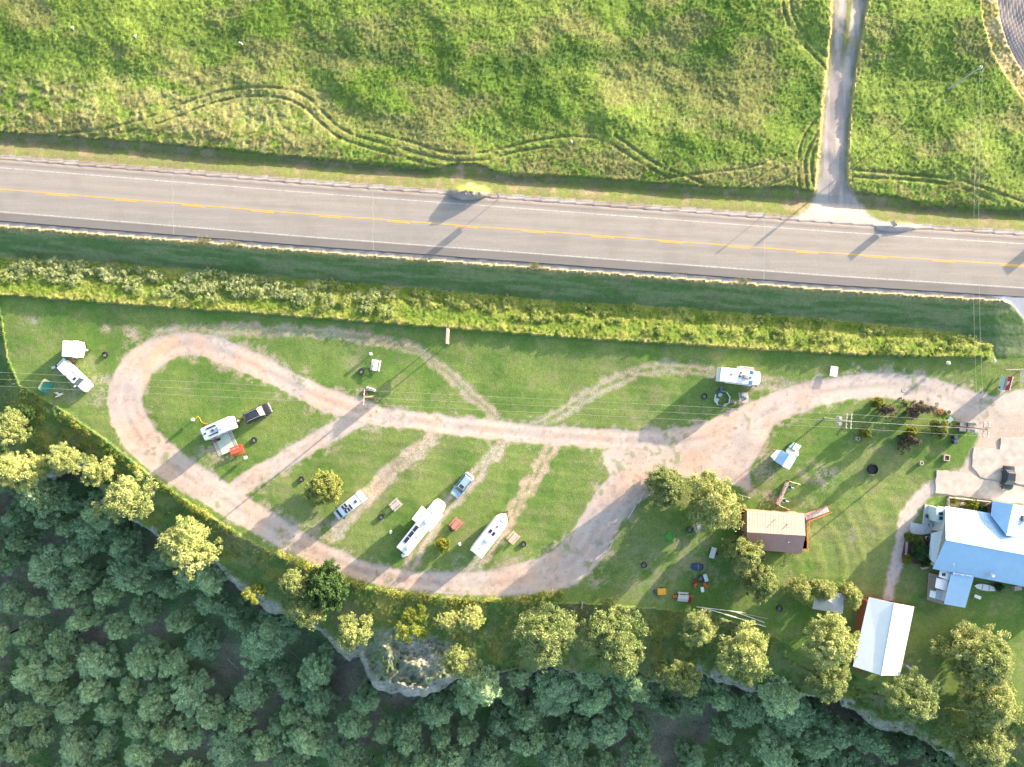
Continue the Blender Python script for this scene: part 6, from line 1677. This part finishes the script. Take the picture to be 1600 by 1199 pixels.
t = thing('storage_bin', 'grey bin under the lower eave at the right edge', 'bin', G(1586, 918), .1); b = MB(); b.rbox(-.6, .6, -.35, .35, 0, .7, .05, .03); b.build('tub', M_GREYP, t); b = MB(); b.rbox(-.62, .62, -.37, .37, .7, .78, .05, .03); b.build('lid', M_WOODP, t)

# ------------------------------------------------------------------ poles and wires
def pole(px, py, tx, ty, h, label, arm=None, arms=1, cans=(), r=.17, m=M_WOODB):
    base = G(px, py); top = W(tx, ty, base.z + h)
    base = Vector((top.x, top.y, base.z)) if (base - top).length < h * 1.2 and abs(base.x - top.x) < 3 and abs(base.y - top.y) < 3 else base
    t = thing('utility_pole', label, 'utility pole', base)
    H_ = top.z - base.z
    b = MB(); b.tube([(0, 0, -.3), (0, 0, H_)], r, 10, 0, r * .65); b.build('pole', m, t, True)
    if arm:
        d_ = Vector((math.cos(arm), math.sin(arm), 0)); n = Vector((-d_.y, d_.x, 0)); L = 1.25
        for k in range(arms):
            off = n * ((k - (arms - 1) / 2) * .75)
            b = MB(); a, c = d_ * -L + off, d_ * L + off
            T = Matrix.Translation(off + Vector((0, 0, H_ - .35))) @ Matrix.Rotation(arm, 4, 'Z')
            b.box(-L, L, -.06, .06, -.07, .07, 0, T); ar = b.build('crossarm', M_WOODG, t)
            for u in (-1.1, -.5, .5, 1.1):
                q = off + d_ * u; b = MB(); b.cyl(q.x, q.y, H_ - .28, H_ - .05, .05, 8); b.build('insulator', M_WHITEM, ar)
    for (dx, dy, rr_) in cans:
        b = MB(); b.cyl(dx, dy, H_ - 2.2, H_ - 1.2, rr_, 16); b.cyl(dx, dy, H_ - 1.2, H_ - 1.12, rr_ * .8, 14); b.build('transformer', M_GREY, t, True)
    return t, Vector((base.x, base.y, top.z)), H_
ARM = hd(-1.5, 21)
p3, T3, _ = pole(583, 618, 568, 621.5, 8.6, 'wooden utility pole at the fork of the gravel roads', ARM, 1)
p2, T2, _ = pole(1291, 655, 1328, 659, 8.9, 'utility pole with a double crossarm and transformers above the lawn', ARM, 2, ((-.95, .45, .3), (-.95, -.55, .3)), m=M_WOODP)
p4, T4, _ = pole(1482, 663, 1543, 672, 9.6, 'dark utility pole with transformers by the entrance drive', ARM, 2, ((-.85, .75, .22), (-.95, -.35, .36)))
p5, T5, _ = pole(1482, 140, 1535, 104, 8.8, 'pale grey utility pole standing in the meadow', None, m=M_WOODG)
b = MB(); p0 = Vector(); b.cyl(.0, 0, 7.8, 8.5, .22, 12); b.build('transformer', M_GREY, p5)
t_ = thing('guy_marker', 'small white marker at the foot of the meadow pole', 'marker', G(1472, 165), .6); b = MB(); b.tube([(0, 0, 0), (.5, .4, .6)], .06, 6); b.build('sleeve', M_WHITEM, t_); b = MB(); b.cyl(0, 0, 0, .05, .12, 8); b.build('anchor', M_RUST, t_)
M_WIRE = mat('aluminium_wire', (.34, .34, .34), .6)
def wire(a, c, sag, label, group='overhead power lines'):
    pts = [a.lerp(c, i / 14) - Vector((0, 0, sag * 4 * (i / 14) * (1 - i / 14))) for i in range(15)]
    o = pts[0].copy(); b = MB(); b.tube([p - o for p in pts], .014, 5); w_ = b.build('power_line', M_WIRE); w_.location = o
    tag(w_, label, 'power line', group)
ad = Vector((math.cos(ARM), math.sin(ARM), 0))
far_l = T3 + (T3 - T2) * 1.0; far_r = T4 + (T4 - T2) * 2.5
for k, (u, nm) in enumerate(((1.1, 'upper'), (0.0, 'middle'), (-1.1, 'lower'))):
    off = ad * -u + Vector((0, 0, -.05)) if u else Vector((0, 0, .05))
    wire(T3 + off, T2 + off, 1.0, nm + ' wire between the fork pole and the double crossarm pole')
    wire(far_l + off, T3 + off, 1.0, nm + ' wire running from the fork pole off to the left')
    wire(T2 + off, T4 + off, .25, nm + ' wire between the two transformer poles')
    wire(T4 + off, far_r + off, .6, nm + ' wire running from the entrance pole off to the right')
wire(T2 + Vector((0, 0, -1)), T4 + Vector((0, 0, -.9)), .3, 'extra neutral wire slung below the others between the transformer poles')
wire(T5 + Vector((-.2, 0, -.2)), T4 + Vector((-1.2, 0, -.3)), 1.4, 'left wire of the pair crossing the highway to the meadow pole')
wire(T5 + Vector((.2, 0, -.2)), T4 + Vector((-.2, 0, -.3)), 1.2, 'right wire of the pair crossing the highway to the meadow pole')

# ------------------------------------------------------------------ signs
def signboard(label, foot, ang, L, z0, H_, rows, back=M_WOODG, post=.08, lean=0.0, name='sign'):
    """upright board, length L along ang, rows: (z fraction from, to, material)"""
    t = thing(name, label, 'sign', foot, ang)
    for z_a, z_b, m in rows:
        b = MB(); za, zb = z0 + H_ * z_a, z0 + H_ * z_b
        b.box(-L / 2, L / 2, -.06, .03, za, zb); b.build('panel', m, t)
    b = MB(); b.box(-L / 2 - .03, L / 2 + .03, -.08, .05, z0 + H_, z0 + H_ + .07); b.build('cap', back, t)
    for s in (-1, 1): b = MB(); b.box(s * (L / 2 - .15) - post, s * (L / 2 - .15) + post, .05, .05 + 2 * post, 0, z0 + H_); b.build('post', back, t)
    return t
M_SIGNR = mat('sign_red', (.48, .05, .06), .6); M_SIGNB = mat('sign_pale_blue', (.52, .62, .68), .6); M_NAVY = mat('navy_ink', (.03, .04, .12), .6); M_SIGNC = mat('sign_cream', (.78, .74, .55), .6); M_SIGNO = mat('sign_brick', (.50, .16, .11), .6)
# red and white sign facing west
def wsign(px, py, ang, label, L, rows, marks):
    foot = G(px, py); t = signboard(label, foot, ang, L, .7, 2.7, rows)
    for (u, z, w_, h_, m) in marks:
        b = MB(); b.box(u - w_ / 2, u + w_ / 2, .035, .05, z - h_ / 2, z + h_ / 2)
        for v in range(len(b.V)): b.V[v] = (b.V[v][0], -b.V[v][1] - .03, b.V[v][2])
        b.build('lettering', m, t)
    return t
mk = [(-.85 + .2 * i, 2.02, .11, .24, M_NAVY) for i in range(9)] + [(.72, 1.0, .3, .38, M_NAVY)] + [(-.1, 2.75, .5, .5, M_WHITEM), (.1, 2.6, .5, .3, M_WHITEM)]
ws = wsign(1557.5, 600, hd(-5, 20) , 'red and pale blue campground sign standing on the grass by the entrance', 2.3, ((0, .45, M_SIGNB), (.45, .62, mat('sign_lilac', (.50, .42, .48), .6)), (.62, 1, M_SIGNR)), mk)
mk2 = [(-.5 + .25 * i, 2.15, .16, .14, M_SIGNO) for i in range(5)] + [(-.4 + .3 * i, 1.7, .1, .1, M_SIGNO) for i in range(4)]
wsign(1590, 589, hd(-1, 20), 'cream and brick red sign at the right edge beside the entrance', 2.2, ((0, .60, M_SIGNC), (.60, 1, M_SIGNO)), mk2)
b = MB(); a = G(1569, 579, .5); o_ = a.copy(); b.tube([a - o_, G(1600, 578, 1.9) - o_], .09, 6); be = b.build('log_beam', M_WOODG); be.location = o_; tag(be, 'grey log beam leaning toward the cream sign', 'log')
# roadside billboard seen edge-on
t = thing('billboard', 'narrow brown billboard seen edge-on at the grass strip', 'billboard', G(702.5, 528.5), hd(-1.2, 23))
for s in (-1, 1): b = MB(); b.tube([(s * .9, 0, -.3), (s * .9, 0, 4.4)], .10, 8); b.build('post', M_WOODB, t)
b = MB(); b.box(-1.25, 1.25, -.14, .14, 2.2, 4.5); b.build('board', mat('reddish_board', (.42, .24, .18), .8), t)
b = MB(); b.box(-1.3, 1.3, -.17, .17, 4.5, 4.56); b.build('cap', M_WOODP, t)
# highway signs: thin metal seen from above, long shadows
def roadsign(px, py, ang, label, w_, h_, zt, two=False):
    t = thing('road_sign', label, 'road sign', G(px, py), ang)
    for s in ((-1, 1) if two else (0,)): b = MB(); b.box(s * w_ * .35 - .04, s * w_ * .35 + .04, -.04, .04, -.2, zt); b.build('post', M_GREY, t)
    b = MB(); b.rbox(-w_ / 2, w_ / 2, -.05, -.035, zt - h_, zt, .005, .004); b.build('plate', M_GREY, t)
SA = SUN_AZ + math.pi / 2
roadsign(778, 313, SA - .3, 'road sign on the verge just right of the grassy culvert mound', 1.1, 2.0, 3.6)
roadsign(1190, 340, SA, 'slim delineator post on the verge left of the farm track', .18, .5, 2.0)
roadsign(1392, 352, SA, 'unseen low plate added for its shadow right of the farm track', 1.1, 1.2, 1.4)  # added plate that casts the shadow of a low mound
roadsign(1640, 368, SA, 'road sign beyond the right end of the verge', 1.6, 1.4, 2.0, True)
# meadow fence posts / feeders
for x, y, lb in ((118, 50, 'white stake in the meadow at the upper left'), (215, 63, 'white stake in the meadow, second from the upper left'), (382, 73, 'white stake in the meadow beside a dark hollow'), (1282, 150, 'white stake in the meadow left of the farm track'), (894, 226, 'small grey stake where two wheel tracks meet'), (1548, 566, 'white stake at the end of the tall grass strip')):
    t = thing('marker_stake', lb, 'stake', G(x, y), random.uniform(0, 3)); b = MB(); b.tube([(0, 0, 0), (.15, .05, 1.2)], .06, 6); b.build('stake', M_WHITEM, t); b = MB(); b.box(.02, .45, -.06, .10, 1.05, 1.25); b.build('flag', M_WHITEM, t)

# ------------------------------------------------------------------ remaining objects
def rails_px(pts, label, m=M_WOODG):
    a, c = G(*pts[0]), G(*pts[1]); t = thing('rail_fence', label, 'fence', a); d_ = c - a
    b = MB(); b.tube([Vector((0, 0, .55)), d_ + Vector((0, 0, .55))], .09, 6); b.build('rail', m, t)
    for u in (0, .5, 1): b = MB(); q = d_ * u; b.tube([q - Vector((0, 0, .1)), q + Vector((0, 0, .6))], .08, 6); b.build('post', m, t)
rails_px([(981.5, 808.5), (992, 790.5)], 'pale rail section at the gravel edge, upper one')
rails_px([(997, 785), (1007, 768)], 'pale rail section at the gravel edge beside the pine')
rails_px([(947, 864.5), (961.5, 838)], 'pale rail section at the gravel edge, middle one')
rails_px([(908.5, 950), (909, 940)], 'short pale rail at the lowest corner of the gravel road')
rails_px([(1153, 773), (1170, 778)], 'short grey rail on the grass above the pines')
M_PVC = mat('white_pvc', (.78, .78, .74), .4)
def beam(name, label, p, q, r, m, h=.15, cat='pole', group=None):
    a, c = G(*p, h), G(*q, h); b = MB(); b.tube([Vector((0, 0, 0)), (c - a) * .5 + Vector((0, 0, -.05)), c - a], r, 6, 0, r * .7); o = b.build(name, m); o.location = a
    return tag(o, label, cat, group)
beam('fallen_pole', 'longest white pole lying across the slope', (1096, 949), (1196, 979.5), .09, M_PVC)
beam('fallen_pole', 'second white pole, nearly parallel above the longest one', (1088, 948.5), (1165, 958), .07, M_PVC)
beam('fallen_pole', 'thin grey pole running to the right above the longest white pole', (1140, 955), (1199, 967), .06, M_WOODG)
beam('fallen_pole', 'short thick white pole between the two long ones', (1150, 957), (1194, 973), .07, M_PVC)
# planters, barrels, tank, dumpsters
for x, y, lb in ((1339, 686, 'round stone planter under the wires left of the brown bushes'), (1438, 724, 'round stone planter on the lawn near the drive')):
    t = thing('stone_planter', lb, 'planter', G(x, y)); b = MB(); b.ring(0, 0, 0, .5, .34, .20, 18); b.build('rim', mat('pale_stone', (.48, .42, .36), .9, var=.3), t); b = MB(); b.cyl(0, 0, 0, .38, .21, 14); b.build('soil', M_RUST, t)
t = thing('fire_pit', 'large black kettle fire pit on the lawn with pale stones below it', 'fire pit', G(1362, 733.5))
b = MB(); b.ring(0, 0, 0, .6, .85, .78, 28); b.build('ring', M_BLACK, t); b = MB(); b.cyl(0, 0, .0, .2, .79, 22); b.build('ash_bed', mat('black_ash', (.06, .06, .06), .95, var=.6, scale=5), t)
for k in range(3): b = MB(); b.ball((-.35 + .28 * k, -.98, .1), .16, .13, .12, n=8, k=5); b.build('stone', mat('beige_stone', (.60, .50, .36), .9), t)
t = thing('wood_planter', 'square timber planter with weeds beside the drive', 'planter', G(1477.5, 716), hd(4, .4))
for (a0, a1, b0, b1) in ((-.5, .5, -.5, -.38), (-.5, .5, .38, .5), (-.5, -.38, -.38, .38), (.38, .5, -.38, .38)): b = MB(); b.box(a0, a1, b0, b1, 0, .4); b.build('side', M_WOODP, t)
b = MB(); b.box(-.38, .38, -.38, .38, 0, .3); b.build('soil', M_RUST, t)
for x, y, lb, sc_ in ((1498, 667, 'dark dumpster, left of the pair beside the entrance pole', 1.0), (1509.5, 668, 'dark dumpster, right of the pair beside the entrance pole', .9)):
    t = thing('dumpster', lb, 'dumpster', G(x, y), hd(10, .6)); b = MB(); b.loft([rr(0, 0, .45, .6, .03, .1), rr(0, 0, .55 * sc_, .75, .03, 1.1)]); b.build('bin', mat('dumpster_grey', (.12, .12, .14), .6), t)
    b = MB(); b.box(-.56 * sc_, .56 * sc_, -.77, -.02, 1.1, 1.15); b.build('lid', mat('dumpster_lid', (.16, .16, .17), .6), t); b = MB(); b.box(-.56 * sc_, .56 * sc_, .02, .77, 1.1, 1.15); b.build('lid', mat('dumpster_lid', (.16, .16, .17), .6), t)
for x, y, lb in ((1488, 684, 'upper dark blue wheelie bin below the transformer pole'), (1487.5, 691, 'lower dark blue wheelie bin below the transformer pole')):
    t = thing('wheelie_bin', lb, 'bin', G(x, y), .2); b = MB(); b.loft([rr(0, 0, .22, .24, .04, .05), rr(0, 0, .29, .32, .05, 1.0)]); b.build('tub', mat('bin_navy', (.04, .05, .10), .5), t); b = MB(); b.rbox(-.31, .31, -.34, .34, 1.0, 1.06, .06, .03); b.build('lid', mat('bin_navy', (.04, .05, .10)), t)
t = thing('garden_cart', 'white garden cart with poles beside the pole base', 'cart', G(1481, 657), .8)
b = MB(); b.rbox(-.55, .55, -.35, .35, .3, .6, .05, .04); b.build('tray', M_PALE, t); b = MB(); b.tube([(-.5, 0, .4), (-1.1, .2, .9)], .03, 5); b.build('handle', M_WHITEM, t)
for s in (-1, 1): b = MB(); b.tube([(0, s * .36, .2), (0, s * .44, .2)], .2, 12); b.build('wheel', M_RUBBER, t)
t = thing('wagon_wheel', 'old red wagon wheel lying on the grass by the entrance', 'wheel', G(1469, 643.5)); b = MB(); b.ring(0, 0, .1, .2, .5, .42, 20); b.build('rim', M_REDW, t)
b = MB()
for k in range(6): a = k * math.pi / 3; b.tube([(0, 0, .15), (.45 * math.cos(a), .45 * math.sin(a), .15)], .03, 4)
b.build('spokes', M_REDW, t)
t = thing('flower_pot', 'cream barrel planter by the entrance above the cart', 'pot', G(1480, 644.5)); b = MB(); b.cyl(0, 0, 0, .5, .32, 14, .4); b.build('pot', M_SIGNC, t); b = MB(); b.cyl(0, 0, .46, .51, .36, 12); b.build('soil', M_RUST, t)
# boulders
for x, y, r_, lb in ((241, 769, .45, 'pale boulder on the dark slope near two dark bushes'), (864, 1040, .6, 'pale blue grey boulder below the very large sunlit pine'), (1108, 1076, .5, 'small pale boulder on the shaded ground under the cliff'), (600, 1010, .3, 'small stone on the big rock')):
    p = G(x, y) if y < 1030 else W(x, y, -6); t = thing('boulder', lb, 'boulder', Vector((p.x, p.y, p.z if y < 1030 else -24 + 0)))
    if y >= 1030: q = W(x, y, -23.3); t.location = (q.x, q.y, -24.2); r_ *= 1.6
    b = MB(); b.ball((0, 0, r_ * .3), r_ * 1.3, r_ * .8, r_ * .8, n=9, k=5); b.build('stone', mat('pale_boulder', (.50, .50, .47), .9, var=.25), t, True)
# broken white board by the pavilion
t = thing('white_board', 'broken pale board lying beside the lower corner of the pavilion', 'board', G(1420, 1043, .1), hd(10, 7)); b = MB(); b.add([(-.7, -.2, 0), (.6, -.25, 0), (.3, .15, .1), (-.6, .2, .05), (-.7, -.2, .05), (.6, -.25, .05), (.3, .15, .15), (-.6, .2, .1)], [(4, 5, 6, 7), (3, 2, 1, 0), (0, 1, 5, 4), (1, 2, 6, 5), (2, 3, 7, 6), (3, 0, 4, 7)]); b.build('sheet', M_GREYF, t)
# dark grill stand at (1258, 909)
t = thing('smoker_grill', 'dark barrel smoker grill above the small pine left of the grey canopy', 'grill', G(1258, 908), .3)
b = MB(); b.loft([[(x, .28 * math.cos(a * math.pi / 6), .8 + .28 * math.sin(a * math.pi / 6)) for a in range(12)] for x in (-.5, .5)]); b.build('barrel', M_RUST, t)
for sx in (-1, 1): b = MB(); b.tube([(sx * .4, -.25, 0), (sx * .4, 0, .6), (sx * .4, .25, 0)], .03, 5); b.build('leg', M_BLACK, t)
# utility trough at the fork pole
t = thing('concrete_trough', 'white trough beside the fork pole', 'trough', G(580, 609), hd(14, 5)); b = MB(); b.rbox(-.8, .8, -.2, .2, 0, .4, .05, .03); b.build('trough', M_WHITEM, t); b = MB(); b.box(-.7, .7, -.12, .12, .4, .41); b.build('fill', M_ASH, t)
t = thing('tyre_planter', 'reddish tyre planter at the foot of the fork pole', 'planter', G(571, 616)); b = MB(); b.ring(0, 0, 0, .25, .4, .22, 20); b.build('tyre', mat('red_tyre', (.30, .10, .07), .8), t); b = MB(); b.cyl(0, 0, 0, .2, .23, 12); b.build('soil', M_RUST, t)
# green shed at the left edge
t = thing('green_shed', 'green roofed shed cut off by the left edge of the view', 'shed', G(-12, 480)); 
b = MB(); b.box(-1.5, 1.45, -1.8, 1.8, 0, 1.8); b.build('wall', mat('green_siding', (.02, .16, .10)), t)
b = MB(); b.slab([(-1.7, -1.95, 2.1), (1.62, -1.95, 1.8), (1.62, 1.95, 1.8), (-1.7, 1.95, 2.1)], .06); b.build('roof', mat('bright_green_roof', (.05, .38, .20), .5), t)
beam('timber', 'short pale timber on the grass at the left edge', (20, 601), (29, 600), .12, M_WOODG, .15, 'timber')
t = thing('manhole_cover', 'dark round manhole cover in the entrance road', 'cover', G(1412, 610, .0)); b = MB(); b.cyl(0, 0, -.05, .03, .33, 20); b.build('lid', M_GREYP, t); b = MB(); b.ring(0, 0, -.05, .035, .38, .33, 20); b.build('frame', M_GREY, t)
